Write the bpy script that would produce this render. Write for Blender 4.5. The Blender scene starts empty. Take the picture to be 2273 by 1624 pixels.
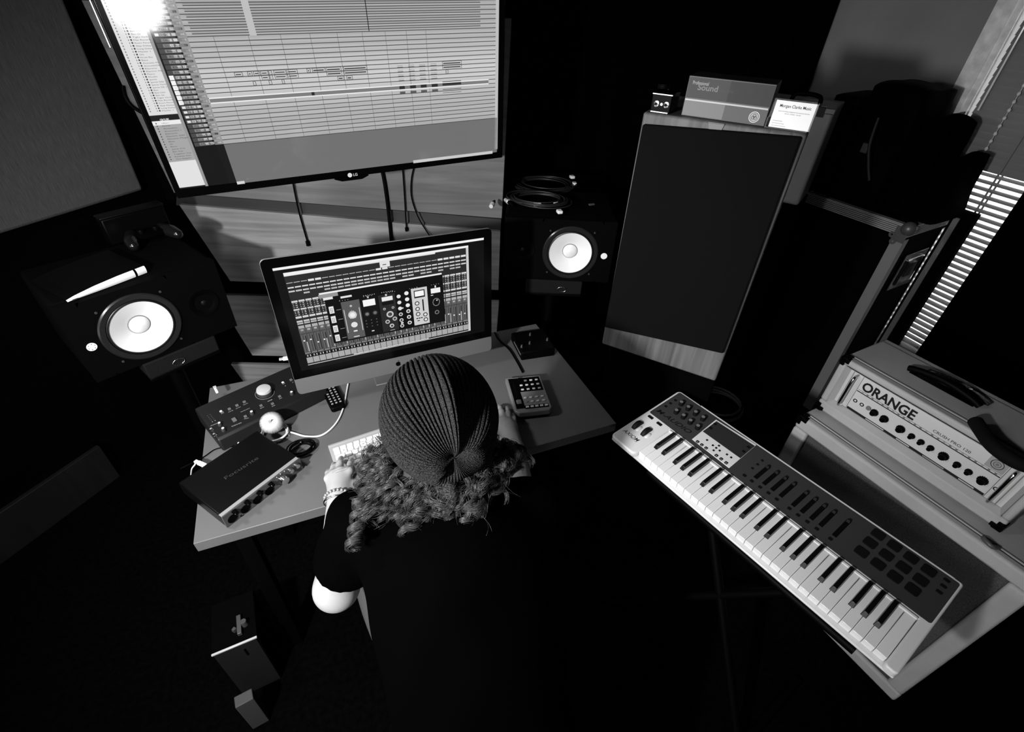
import bpy, bmesh, math, random
import numpy as np
from mathutils import Matrix, Vector, Euler
random.seed(7); rng = np.random.default_rng(7)
sc = bpy.context.scene
COL = sc.collection
pi = math.pi
# ------------------------------------------------------------------ camera
FPX, PITCH, ROLL = 1091.11, math.radians(-37.685), math.radians(2.642)
CAM = np.array([0.0, 0.0, 1.8517])
_f = np.array([0, math.cos(PITCH), math.sin(PITCH)]); _r = np.array([1.0, 0, 0]); _u = np.cross(_r, _f)
CR = _r*math.cos(ROLL) + _u*math.sin(ROLL); CU = -_r*math.sin(ROLL) + _u*math.cos(ROLL); CF = _f
cd = bpy.data.cameras.new('camera'); cam = bpy.data.objects.new('camera', cd); COL.objects.link(cam)
cd.sensor_width = 36.0; cd.lens = FPX*36.0/2273.0; cd.clip_start = 0.02; cd.clip_end = 60
cam.matrix_world = Matrix([[CR[0], CU[0], -CF[0], CAM[0]], [CR[1], CU[1], -CF[1], CAM[1]], [CR[2], CU[2], -CF[2], CAM[2]], [0, 0, 0, 1]])
sc.camera = cam
# ------------------------------------------------------------------ view, world, lights
sc.view_settings.view_transform = 'Standard'; sc.view_settings.look = 'None'
sc.view_settings.exposure = 0.0; sc.view_settings.gamma = 1.0; sc.view_settings.use_curve_mapping = False
w = bpy.data.worlds.new('World'); sc.world = w; w.use_nodes = True
w.node_tree.nodes['Background'].inputs[0].default_value = (1, 1, 1, 1)
w.node_tree.nodes['Background'].inputs[1].default_value = 2.4
def light(name, kind, loc, target, energy, size=0.1, spread=None, cone=None, blend=0.5):
    l = bpy.data.lights.new(name, kind); o = bpy.data.objects.new(name, l); COL.objects.link(o)
    l.energy = energy; o.location = loc
    d = Vector(target) - Vector(loc); o.rotation_euler = d.to_track_quat('-Z', 'Y').to_euler()
    if kind == 'AREA': l.shape = 'DISK'; l.size = size
    else: l.shadow_soft_size = size
    if spread: l.spread = spread
    if cone: l.spot_size = cone; l.spot_blend = blend
    return o
light('room_lamp', 'SPOT', (-0.74, -0.26, 1.75), (-0.34, 1.20, 0.85), 215, 0.045, cone=math.radians(113), blend=1.0)
light('side_fill', 'AREA', (-1.15, 0.75, 1.85), (-0.1, 1.1, 0.8), 8.5, 0.22)  # added fill to lift the shadowed right of the desk, no visible source
light('far_wall_lamp', 'AREA', (0.11, -1.35, 1.35), (-0.9, 1.4, 1.7), 4.2, 0.30)
# ------------------------------------------------------------------ helpers
def ray(u):
    v = CR*(u[0]-1136.5) - CU*(u[1]-812.0) + CF*FPX
    return v/np.linalg.norm(v)
def atz(u, z):
    r = ray(u); return CAM + r*((z-CAM[2])/r[2])
def rotm(yaw=0, pitch=0, roll=0):
    a, b, c = [math.radians(t) for t in (yaw, pitch, roll)]
    return np.array(Matrix.Rotation(a, 3, 'Z') @ Matrix.Rotation(b, 3, 'X') @ Matrix.Rotation(c, 3, 'Y'))
class Fr:
    """a local frame: surveyed origin and orientation of a thing"""
    def __init__(s, o, yaw=0, pitch=0, roll=0): s.o = np.array(o, float); s.R = rotm(yaw, pitch, roll)
    def W(s, p): return s.o + s.R @ np.array(p, float)
    def L(s, p): return s.R.T @ (np.array(p, float)-s.o)
    def at(s, u, ax=2, off=0.0):
        r = s.R.T @ ray(u); c = s.L(CAM); t = (off-c[ax])/r[ax]; return c+r*t
    def M(s): return Matrix([list(s.R[i])+[s.o[i]] for i in range(3)]+[[0, 0, 0, 1]])
def tag(o, label, cat, group=None, kind=None):
    if label: o['label'] = label
    if cat: o['category'] = cat
    if group: o['group'] = group
    if kind: o['kind'] = kind
    return o
def thing(name, fr, label, cat, group=None):
    o = bpy.data.objects.new(name, None); COL.objects.link(o); o.empty_display_size = 0.05
    o.matrix_world = fr.M() if isinstance(fr, Fr) else Matrix.Translation(fr)
    return tag(o, label, cat, group)
def copytree(root, loc=None, rz=None):
    c = root.copy(); COL.objects.link(c)
    if loc is not None: c.location = loc
    if rz is not None: c.rotation_euler = (0, 0, rz)
    for ch in list(root.children):
        d = ch.copy(); COL.objects.link(d); d.parent = c
        for g in list(ch.children):
            e = g.copy(); COL.objects.link(e); e.parent = d
    return c
MATS = {}
def mat(name, g, rough=0.5, metal=0.0, spec=0.5, var=0.0, scale=40, bump=0.0, bscale=300, coat=0.0, trans=0.0, stretch=None, alpha=1.0, sheen=0.0):
    if name in MATS: return MATS[name]
    m = bpy.data.materials.new(name); m.use_nodes = True; nt = m.node_tree; b = nt.nodes['Principled BSDF']
    b.inputs['Base Color'].default_value = (g, g, g, 1); b.inputs['Roughness'].default_value = rough
    b.inputs['Metallic'].default_value = metal; b.inputs['Specular IOR Level'].default_value = spec
    b.inputs['Coat Weight'].default_value = coat; b.inputs['Transmission Weight'].default_value = trans
    b.inputs['Sheen Weight'].default_value = sheen
    if alpha < 1: b.inputs['Alpha'].default_value = alpha
    if var or bump:
        tc = nt.nodes.new('ShaderNodeTexCoord'); mp = nt.nodes.new('ShaderNodeMapping')
        if stretch: mp.inputs['Scale'].default_value = stretch
        nt.links.new(tc.outputs['Object'], mp.inputs[0])
    if var:
        n = nt.nodes.new('ShaderNodeTexNoise'); n.inputs['Scale'].default_value = scale; n.inputs['Detail'].default_value = 5
        r = nt.nodes.new('ShaderNodeMapRange'); r.inputs[1].default_value = 0.3; r.inputs[2].default_value = 0.7
        r.inputs[3].default_value = max(g*(1-var), 0); r.inputs[4].default_value = min(g*(1+var), 1)
        nt.links.new(mp.outputs[0], n.inputs[0]); nt.links.new(n.outputs[0], r.inputs[0]); nt.links.new(r.outputs[0], b.inputs['Base Color'])
    if bump:
        n2 = nt.nodes.new('ShaderNodeTexNoise'); n2.inputs['Scale'].default_value = bscale; n2.inputs['Detail'].default_value = 3
        bp = nt.nodes.new('ShaderNodeBump'); bp.inputs['Strength'].default_value = bump; bp.inputs['Distance'].default_value = 0.002
        nt.links.new(mp.outputs[0], n2.inputs[0]); nt.links.new(n2.outputs[0], bp.inputs['Height']); nt.links.new(bp.outputs[0], b.inputs['Normal'])
    MATS[name] = m; return m
def inkmat(name, emit=0.0, rough=0.5, spec=0.5, coat=0.0, mod=None):
    """printed or lit picture: grey levels live in the 'ink' attribute of the flat marks"""
    m = bpy.data.materials.new(name); m.use_nodes = True; nt = m.node_tree; b = nt.nodes['Principled BSDF']
    a = nt.nodes.new('ShaderNodeAttribute'); a.attribute_name = 'ink'
    b.inputs['Roughness'].default_value = rough; b.inputs['Specular IOR Level'].default_value = spec; b.inputs['Coat Weight'].default_value = coat
    if emit:
        b.inputs['Base Color'].default_value = (0.004, 0.004, 0.004, 1); nt.links.new(a.outputs['Color'], b.inputs['Emission Color'])
        b.inputs['Emission Strength'].default_value = emit
    else: nt.links.new(a.outputs['Color'], b.inputs['Base Color'])
    MATS[name] = m; return m
class MB:
    def __init__(s): s.v = []; s.f = []; s.mi = []; s.ink = []; s.T = None
    def add(s, vs, fs, mi=0, ink=0.5):
        o = len(s.v)
        if s.T is not None:
            R, t = s.T; vs = [tuple(R @ np.array(p, float)+t) for p in vs]
        s.v += [tuple(p) for p in vs]
        for f in fs: s.f.append([o+i for i in f]); s.mi.append(mi); s.ink.append(ink)
    def at(s, o, R=None): s.T = (np.eye(3) if R is None else R, np.array(o, float)); return s
    def box(s, x0, x1, y0, y1, z0, z1, mi=0, ink=0.5):
        s.add([(x0, y0, z0), (x1, y0, z0), (x1, y1, z0), (x0, y1, z0), (x0, y0, z1), (x1, y0, z1), (x1, y1, z1), (x0, y1, z1)],
              [(0, 3, 2, 1), (4, 5, 6, 7), (0, 1, 5, 4), (1, 2, 6, 5), (2, 3, 7, 6), (3, 0, 4, 7)], mi, ink); return s
    def quad(s, p, mi=0, ink=0.5): s.add(p, [tuple(range(len(p)))], mi, ink); return s
    def hexa(s, b, t, mi=0):
        s.add(list(b)+list(t), [(0, 3, 2, 1), (4, 5, 6, 7), (0, 1, 5, 4), (1, 2, 6, 5), (2, 3, 7, 6), (3, 0, 4, 7)], mi); return s
    def prism(s, pts, z0, z1, mi=0, ax=2):
        n = len(pts)
        def P(p, z): return (p[0], p[1], z) if ax == 2 else ((p[0], z, p[1]) if ax == 1 else (z, p[0], p[1]))
        s.add([P(p, z0) for p in pts]+[P(p, z1) for p in pts], [tuple(range(n))[::-1], tuple(range(n, 2*n))]+[(i, (i+1) % n, n+(i+1) % n, n+i) for i in range(n)], mi); return s
    def tube(s, pts, r, n=8, mi=0, cap=True):
        pts = [np.array(p, float) for p in pts]; m = len(pts); rr = r if hasattr(r, '__len__') else [r]*m
        t = [pts[min(i+1, m-1)]-pts[max(i-1, 0)] for i in range(m)]; t = [a/(np.linalg.norm(a)+1e-12) for a in t]
        a = np.array([0, 0, 1.0]) if abs(t[0][2]) < .9 else np.array([1.0, 0, 0]); nv = np.cross(t[0], a); nv /= np.linalg.norm(nv)
        vs = []
        for i in range(m):
            nv = nv-t[i]*nv.dot(t[i]); nv /= (np.linalg.norm(nv)+1e-12); bv = np.cross(t[i], nv)
            for k in range(n):
                q = 2*pi*k/n; vs.append(pts[i]+(nv*math.cos(q)+bv*math.sin(q))*rr[i])
        fs = [(i*n+k, i*n+(k+1) % n, (i+1)*n+(k+1) % n, (i+1)*n+k) for i in range(m-1) for k in range(n)]
        if cap: fs += [tuple(range(n))[::-1], tuple(range((m-1)*n, m*n))]
        s.add(vs, fs, mi); return s
    def cyl(s, a, b, r, n=20, mi=0, r2=None): return s.tube([a, b], [r, r if r2 is None else r2], n, mi)
    def lathe(s, prof, c=(0, 0, 0), R=None, n=40, mi=0, cap=False):
        """profile (radius, height) around local +z through c"""
        R = np.eye(3) if R is None else R; c = np.array(c, float); vs = []
        for (r, h) in prof:
            for k in range(n): q = 2*pi*k/n; vs.append(c+R @ np.array([r*math.cos(q), r*math.sin(q), h]))
        m = len(prof); fs = [(i*n+k, i*n+(k+1) % n, (i+1)*n+(k+1) % n, (i+1)*n+k) for i in range(m-1) for k in range(n)]
        if cap: fs += [tuple(range(n))[::-1], tuple(range((m-1)*n, m*n))]
        s.add(vs, fs, mi); return s
    def ball(s, c, r, n=16, mi=0, sc3=(1, 1, 1)):
        pr = [(math.sin(pi*i/(n//2))*r, -math.cos(pi*i/(n//2))*r) for i in range(n//2+1)]
        o = len(s.v); s.lathe([(max(a, 1e-5), b) for a, b in pr], (0, 0, 0), None, n, mi)
        R, t = s.T if s.T is not None else (np.eye(3), np.zeros(3))
        for i in range(o, len(s.v)):
            p = R.T @ (np.array(s.v[i])-t); p = p*np.array(sc3)+np.array(c); s.v[i] = tuple(R @ p+t)
        return s
def rrect(x0, x1, y0, y1, r, n=5):
    o = []
    for cx, cy, a0 in ((x1-r, y0+r, -90), (x1-r, y1-r, 0), (x0+r, y1-r, 90), (x0+r, y0+r, 180)):
        for i in range(n+1): a = math.radians(a0+90*i/n); o.append((cx+r*math.cos(a), cy+r*math.sin(a)))
    return o
def part(name, mb, mats, parent=None, bevel=0, seg=2, smooth=None, label=None, sub=0, kind=None):
    me = bpy.data.meshes.new(name); me.from_pydata(mb.v, [], mb.f)
    if not isinstance(mats, (list, tuple)): mats = [mats]
    for m in mats: me.materials.append(m)
    me.polygons.foreach_set('material_index', mb.mi)
    if any(m.name in ('screen_glow', 'tv_glow', 'print', 'print_gloss') for m in mats):
        at = me.attributes.new('ink', 'FLOAT_COLOR', 'FACE')
        a = np.repeat(np.array(mb.ink, dtype=np.float32)[:, None], 4, 1); a[:, 3] = 1; at.data.foreach_set('color', a.ravel())
    else:
        bm = bmesh.new(); bm.from_mesh(me); bmesh.ops.recalc_face_normals(bm, faces=bm.faces); bm.to_mesh(me); bm.free()
    if smooth is not None:
        me.polygons.foreach_set('use_smooth', [True]*len(me.polygons)); me.set_sharp_from_angle(angle=math.radians(smooth))
    me.update()
    o = bpy.data.objects.new(name, me); COL.objects.link(o)
    if parent: o.parent = parent
    if bevel:
        b = o.modifiers.new('b', 'BEVEL'); b.width = bevel; b.segments = seg; b.limit_method = 'ANGLE'; b.angle_limit = math.radians(35)
        if smooth is None: me.polygons.foreach_set('use_smooth', [True]*len(me.polygons)); me.set_sharp_from_angle(angle=math.radians(30)); b.harden_normals = False
    if sub: s = o.modifiers.new('s', 'SUBSURF'); s.levels = sub; s.render_levels = sub
    if label: o['label'] = label
    if kind: o['kind'] = kind
    return o
_tc = {}
def glyphs(st, bold=0.0, shear=0.0):
    k = (st, bold, shear)
    if k not in _tc:
        c = bpy.data.curves.new('t', 'FONT'); c.body = st; c.size = 1; c.offset = bold; c.shear = shear; c.resolution_u = 3
        o = bpy.data.objects.new('t', c); me = bpy.data.meshes.new_from_object(o)
        vs = [tuple(v.co) for v in me.vertices]; fs = [tuple(p.vertices) for p in me.polygons]
        bpy.data.objects.remove(o); bpy.data.meshes.remove(me); bpy.data.curves.remove(c)
        _tc[k] = (vs, fs)
    return _tc[k]
def write(mb, st, a, b, h, up, ink=0.02, bold=0.0, shear=0.0, off=(0, 0, 0), mi=0):
    """letters standing on the line a-b (local points), cap height h along 'up'"""
    vs, fs = glyphs(st, bold, shear)
    if not vs: return
    a = np.array(a, float); b = np.array(b, float); up = np.array(up, float); up /= np.linalg.norm(up)
    xs = [v[0] for v in vs]; x0, x1 = min(xs), max(xs); d = (b-a)/max(x1-x0, 1e-6); off = np.array(off, float)
    ps = [tuple(a+d*(v[0]-x0)+up*(v[1]/0.7*h)+off) for v in vs]
    # keep facing the viewer side
    mb.add(ps, fs, mi, ink)
# ------------------------------------------------------------------ materials
BLACK = mat('black_plastic', 0.001, 0.5, spec=0.05)
BLACKG = mat('black_gloss', 0.001, 0.15, spec=0.08)
BLACKM = mat('black_matte', 0.0012, 0.95, spec=0.02, bump=0.3, bscale=200)
FABRIC = mat('black_cloth', 0.0010, 1.0, spec=0.01, var=0.3, scale=200, bump=0.3, bscale=500)
DARK = mat('dark_grey', 0.03, 0.5, spec=0.3)
MID = mat('mid_grey', 0.16, 0.5)
WHITEP = mat('white_plastic', 0.78, 0.35)
CHROME = mat('chrome', 0.75, 0.15, metal=1.0)
ALU = mat('brushed_aluminium', 0.5, 0.38, metal=0.85, var=0.08, scale=60, stretch=(1, 20, 20))
GLOW = inkmat('screen_glow', 1.0, rough=0.12, spec=0.06)
TVGLOW = inkmat('tv_glow', 1.0, rough=0.07, spec=0.9)
PRINT = inkmat('print', 0, rough=0.6, spec=0.3)
PRINTG = inkmat('print_gloss', 0, rough=0.2)
def wood(name, g, var=0.35, sx=1.2, sz=22, ax=0, rough=0.6):
    if name in MATS: return MATS[name]
    m = bpy.data.materials.new(name); m.use_nodes = True; nt = m.node_tree; b = nt.nodes['Principled BSDF']
    tc = nt.nodes.new('ShaderNodeTexCoord'); mp = nt.nodes.new('ShaderNodeMapping'); S = [sz, sz, sz]; S[ax] = sx; mp.inputs['Scale'].default_value = S
    n = nt.nodes.new('ShaderNodeTexNoise'); n.inputs['Scale'].default_value = 1.6; n.inputs['Detail'].default_value = 8; n.inputs['Distortion'].default_value = 0.8
    n3 = nt.nodes.new('ShaderNodeTexNoise'); n3.inputs['Scale'].default_value = 2.2; n3.inputs['Detail'].default_value = 2
    r = nt.nodes.new('ShaderNodeMapRange'); r.inputs[1].default_value = .32; r.inputs[2].default_value = .68; r.inputs[3].default_value = g*(1-var); r.inputs[4].default_value = g*(1+var)
    r2 = nt.nodes.new('ShaderNodeMapRange'); r2.inputs[1].default_value = .35; r2.inputs[2].default_value = .65; r2.inputs[3].default_value = .8; r2.inputs[4].default_value = 1.15
    mu = nt.nodes.new('ShaderNodeMath'); mu.operation = 'MULTIPLY'
    nt.links.new(tc.outputs['Object'], mp.inputs[0]); nt.links.new(mp.outputs[0], n.inputs[0]); nt.links.new(tc.outputs['Object'], n3.inputs[0])
    nt.links.new(n.outputs[0], r.inputs[0]); nt.links.new(n3.outputs[0], r2.inputs[0]); nt.links.new(r.outputs[0], mu.inputs[0]); nt.links.new(r2.outputs[0], mu.inputs[1])
    nt.links.new(mu.outputs[0], b.inputs['Base Color']); b.inputs['Roughness'].default_value = rough
    MATS[name] = m; return m
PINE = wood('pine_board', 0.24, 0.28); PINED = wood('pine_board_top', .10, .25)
TEAK = wood('veneer', 0.20, 0.4, sx=8, sz=8, ax=2)
TEAKV = wood('veneer_upright', 0.10, 0.4, sx=1.5, sz=30, ax=2)
# ------------------------------------------------------------------ the room
RY = 24.0
room = Fr((0, 0, 0), RY)
def rbox(name, x0, x1, y0, y1, z0, z1, m, kind='structure'):
    b = MB(); b.box(x0, x1, y0, y1, z0, z1); o = part(name, b, m); o.matrix_world = room.M()
    tag(o, None, None, kind=kind); return o
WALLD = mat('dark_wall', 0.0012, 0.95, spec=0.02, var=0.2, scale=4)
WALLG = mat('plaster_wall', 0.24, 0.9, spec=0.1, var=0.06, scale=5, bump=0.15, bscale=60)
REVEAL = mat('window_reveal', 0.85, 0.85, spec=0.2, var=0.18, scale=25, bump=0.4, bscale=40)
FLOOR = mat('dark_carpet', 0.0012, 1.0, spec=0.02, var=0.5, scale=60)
XL, XR, YB, YF, H = -2.6, 2.83, 2.62, -1.6, 2.5
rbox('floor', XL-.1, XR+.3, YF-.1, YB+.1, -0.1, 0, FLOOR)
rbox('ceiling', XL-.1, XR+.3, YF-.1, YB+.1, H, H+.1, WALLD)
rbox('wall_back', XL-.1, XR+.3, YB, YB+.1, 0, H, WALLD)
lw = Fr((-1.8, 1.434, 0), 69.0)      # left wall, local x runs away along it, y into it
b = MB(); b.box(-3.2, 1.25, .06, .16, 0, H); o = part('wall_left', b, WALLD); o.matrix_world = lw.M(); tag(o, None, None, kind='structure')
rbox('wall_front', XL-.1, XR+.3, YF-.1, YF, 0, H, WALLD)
# window wall: local y' runs away from the camera; opening between y'=0.30 and 1.54
WY0, WY1, WZ0, WZ1 = 0.30, 1.47, 0.30, 2.12
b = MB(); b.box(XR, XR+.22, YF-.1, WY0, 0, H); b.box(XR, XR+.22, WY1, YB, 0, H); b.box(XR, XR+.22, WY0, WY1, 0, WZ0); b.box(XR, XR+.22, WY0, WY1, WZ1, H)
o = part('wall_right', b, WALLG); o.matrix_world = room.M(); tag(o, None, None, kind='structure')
WF = mat('window_frame_paint', 0.55, 0.5)
b = MB(); e = .05
for y0, y1, z0, z1 in ((WY0, WY0+e, WZ0, WZ1), (WY1-e, WY1, WZ0, WZ1), (WY0+e, WY1-e, WZ0, WZ0+e), (WY0+e, WY1-e, WZ1-e, WZ1)):
    b.box(XR+.15, XR+.19, y0, y1, z0, z1)
win = part('window_1', b, WF, bevel=.004); win.matrix_world = room.M(); tag(win, None, None, kind='structure')
g = MB(); g.box(XR+.165, XR+.171, WY0+e, WY1-e, WZ0+e, WZ1-e)
GL = mat('window_glass', 1.0, 0.0, trans=1.0); part('pane', g, GL, win)
b = MB(); b.box(XR-.014, XR, WY1, WY1+.10, WZ0-.1, WZ1+.1); b.box(XR-.02, XR-.014, WY1+.028, WY1+.1, WZ0-.1, WZ1+.1)
o = part('trim_1', b, REVEAL); o.matrix_world = room.M(); tag(o, None, None, kind='structure')
# dark drape filling the back right corner, its edge falls on the window wall
def drape(name, p0, p1, z0, z1, label, cat, m, amp=.018, waves=14, thick=.012):
    p0 = np.array(p0, float); p1 = np.array(p1, float); d = p1-p0; L = np.linalg.norm(d); d /= L; nn = np.array([-d[1], d[0]])
    n = waves*8; b = MB(); f = [];
    for side in (0, 1):
        for k in range(n+1):
            s = k/n; q = p0+d*L*s+nn*(amp*math.sin(s*waves*2*pi+.6*math.sin(s*9))+side*thick)
            f += [(q[0], q[1], z0), (q[0], q[1], z1)]
    N = 2*(n+1); fs = []
    for k in range(n): fs += [(2*k, 2*k+2, 2*k+3, 2*k+1), (N+2*k+1, N+2*k+3, N+2*k+2, N+2*k)]
    for k in range(n): fs += [(2*k+1, 2*k+3, N+2*k+3, N+2*k+1), (2*k, N+2*k, N+2*k+2, 2*k+2)]
    fs += [(0, 1, N+1, N), (2*n, N+2*n, N+2*n+1, 2*n+1)]
    b.add(f, fs); o = part(name, b, m, smooth=60); o.matrix_world = room.M(); return tag(o, label, cat)
drape('curtain', (0.05, 2.52), (2.80, 2.30), 0.02, 2.45, 'long black curtain hanging across the back corner behind the tower speaker', 'curtain', FABRIC)
drape('curtain', (2.70, 0.15), (2.745, 1.068), 0.02, 2.3, 'black curtain covering the near part of the window beside the blind', 'curtain', FABRIC, amp=.008, waves=6)
# ------------------------------------------------------------------ venetian blind
b = MB(); b.box(XR, XR+.15, WY1-.006, WY1-.001, WZ0, WZ1); o = part('leak_reflector', b, mat('reflector_white', .85, .5)); o.matrix_world = room.M(); tag(o, None, None, kind='structure')  # white plate added so the daylight strip beside the blind glows
bl = thing('venetian_blind', Fr(room.W((2.80, 0, 0)), RY), 'slatted venetian blind with a bead chain in the window, daylight between its lower slats', 'window blind')
SLAT = mat('blind_slat', 0.20, 0.6)
hb = MB(); hb.box(-.02, .03, .42, 1.50, 2.02, 2.06); part('head_rail', hb, SLAT, bl, bevel=.003)
P_ = 0.0285; y0_, y1_ = .45, 1.435
def slat(z, tilt, name='slat'):
    b = MB(); w2 = .0175; c, s_ = math.cos(tilt), math.sin(tilt); pts = []
    for k in range(5):
        a = -1+k/2.0; pts.append((a*w2*c, z+a*w2*s_+.0018*(1-a*a)))
    n = 5; vs = []
    for y in (y0_, y1_):
        for t in (0, .0007):
            for (x, zz) in pts: vs.append((x, y, zz+t))
    fs = []
    for k in range(4):
        fs += [(k, k+1, 10+k+1, 10+k), (5+k, 15+k, 15+k+1, 5+k+1)]
    fs += [(0, 10, 15, 5), (4, 9, 19, 14)]
    b.add(vs, fs); return part(name, b, SLAT, bl, smooth=60)
z = 0.402+P_*.5
while z < 2.0:
    slat(z, math.radians(11) if z < 1.295 else math.radians(72)); z += P_
lb = MB()
for yy in (1.205, .83, .5):
    lb.box(.018, .0195, yy-.004, yy+.004, .39, 2.02); lb.box(-.0195, -.018, yy-.004, yy+.004, .39, 2.02)
part('ladder_tape', lb, SLAT, bl)
rb = MB(); rb.box(-.015, .015, y0_, y1_, .36, .378); part('bottom_rail', rb, SLAT, bl, bevel=.003)
wd = MB(); wd.cyl((-.03, 1.405, 1.50), (-.03, 1.405, 2.0), .004, 8); part('wand', wd, mat('clear_wand', .8, .1), bl, smooth=40)
cb = MB()
for i in range(26): cb.ball((-.032, 1.295, 1.16+i*.03), .0066, 8, 0, (1, 1, 1.25))
cb.tube([(-.032, 1.295, 1.14), (-.032, 1.295, 2.02)], .0012, 5); part('light_dots', cb, mat('bead', .95, .2, spec=.8, trans=.35), bl, smooth=60)  # white balls stand in for daylight through the cord holes of the slats
# ------------------------------------------------------------------ acoustic panel on the left
pl0 = room.L((0, 0, 0))
fw = lw
b = MB(); b.box(-1.6, .64, 0, .05, 1.12, 2.42)
pa = tag(part('acoustic_panel', b, mat('panel_fabric', .10, .95, spec=.08, var=.25, scale=30, stretch=(12, 12, .7), bump=.5, bscale=250), bevel=.012, seg=3),
    'large grey fabric acoustic panel on the left wall', 'acoustic panel'); pa.matrix_world = fw.M()
# ------------------------------------------------------------------ pine board wall
fp = Fr((0, 1.95, 0), 1.0)
def pp(u, off=0.0): q = fp.at(u, 1, off); return q[0], q[2]
def board(name, us, label, m=PINE, off=0.0, th=.02):
    ps = [pp(u, off) for u in us]; cx = sum(p[0] for p in ps)/4; cz = sum(p[1] for p in ps)/4
    b = MB(); b.prism([(p[0]-cx, p[1]-cz) for p in ps], 0, th, ax=1)
    o = part(name, b, m, bevel=.002); o.matrix_world = fp.M() @ Matrix.Translation((cx, off, cz)); return tag(o, label, 'wooden board', 'boards of the pine wall')
board('pine_board', [(397, 454), (1111, 514), (1107, 644), (511, 624)], 'broad pale pine board running behind the small computer screen')
board('pine_board', [(476, 654), (1108, 670), (1098, 800), (560, 789)], 'pale pine board in the second row down, half hidden behind the computer')
board('pine_board', [(512, 808), (1100, 820), (1090, 940), (600, 930)], 'lowest pale pine board, glimpsed above the mixer control panel')
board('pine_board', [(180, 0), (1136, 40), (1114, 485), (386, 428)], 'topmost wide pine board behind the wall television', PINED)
board('rail_board', [(392, 428), (1113, 486), (1112, 514), (390, 456)], 'dark narrow rail set back between two pale pine boards', wood('dark_pine', .020, .2), off=.022)
# ------------------------------------------------------------------ desk
dk = Fr((-.7551, .6604, .75), 23.969); DW, DD = 1.2035, .6237
desk = thing('desk', Fr((-.7551, .6604, 0), 23.969), 'grey laminate desk with a thin square-edged top carrying the computer', 'desk')
LAM = mat('desk_laminate', .105, .42, spec=.4, var=.05, scale=6)
b = MB(); b.box(0, DW, 0, DD, .716, .75); part('desktop', b, LAM, desk, bevel=.0015)
for x in (.06, DW-.1):
    for y in (.06, DD-.1):
        b = MB(); b.box(x, x+.04, y, y+.04, 0, .716); part('leg', b, BLACK, desk, bevel=.002)
# ------------------------------------------------------------------ television
tvf = Fr((-.905, 1.31, 1.372), 29.5, 0, 0)
c0 = ray((400, 420)); c0 = CAM+c0*1.70; tvf = Fr(c0, 31.0)
br = tvf.at((1105, 337), 1, 0)
# tiny roll so that the lower edge meets the surveyed far corner
tvf = Fr(c0, 26.706, 3.305, -1.84); br = tvf.at((1105, 337), 1, 0); TW = br[0]; TH = TW*9/16
tv = thing('television', tvf, 'large wall television showing a pale multitrack editing window', 'television')
b = MB(); b.box(-.016, TW+.02, .002, .03, -.026, TH+.016); part('bezel', b, BLACKG, tv, bevel=.004)
b = MB(); b.box(.06, TW-.06, .03, .075, .05, TH-.06); part('back_cover', b, BLACK, tv, bevel=.01)
b = MB(); b.box(TW*.35, TW*.65, .075, .17, .2, .4); b.box(TW*.45, TW*.55, .17, .24, .22, .38); part('wall_bracket', b, BLACK, tv)
b = MB(); b.box(-.0185, -.016, .004, .018, .42, TH+.01); b.box(-.0225, -.0205, .01, .02, .33, TH+.01); part('edge_glint', b, mat('glint_white', .9, .3), tv)  # white strips painted as the lamp's reflection along the glossy bezel edge
s = MB()
def TQ(us, ink, lay=1):
    s.quad([tuple(np.array([p[0], -.0004*lay, p[2]])) for p in (tvf.at(u, 1, 0) for u in us)], 0, ink)
def lin(g): g = g/255.0; return g/12.92 if g < .04045 else ((g+.055)/1.055)**2.4
s.quad([(0, 0, 0), (TW, 0, 0), (TW, 0, TH), (0, 0, TH)], 0, lin(18))
Z1 = lambda x, y: (180+x/3.777, y/3.777)
Z2 = lambda x, y: (620+x/3.777, y/3.777)
tl = lambda u: tvf.at(u, 1, 0)
def strip(x0, x1, z0, z1, ink, lay=1): s.quad([(x0, -.0004*lay, z0), (x1, -.0004*lay, z0), (x1, -.0004*lay, z1), (x0, -.0004*lay, z1)], 0, ink)
xa = 0.0; xl1 = tl((397, 258))[0]; xl2 = tl((404, 258))[0]; xh0 = tl(Z1(835, 900))[0]; xh1 = tl(Z1(1150, 1205))[0]; xe0 = tl(Z1(1195, 1205))[0]; xe1 = TW-.012
zl = tl((368, 262))[2]; zg = tl(Z1(720, 1030))[2]; zw = tl(Z1(840, 1350))[2]; zed = tl(Z1(1200, 1205))[2]; zbm = tl(Z1(1300, 1510))[2]
strip(0, xl1, zl+.008, TH, lin(222)); strip(xl1, xl2, 0, TH, lin(150)); strip(0, xl1, zl-.014, zl+.008, lin(25), 1)
strip(0, xl1, zw, zg, lin(165)); strip(0, xl1, .004, zw, lin(225)); strip(0, xl1, zg-.004, zg+.006, lin(235), 2)
strip(xl2, xe0-.02, 0, TH, lin(14)); strip(xe0-.02, xe0, zed, TH, lin(150))
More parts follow.
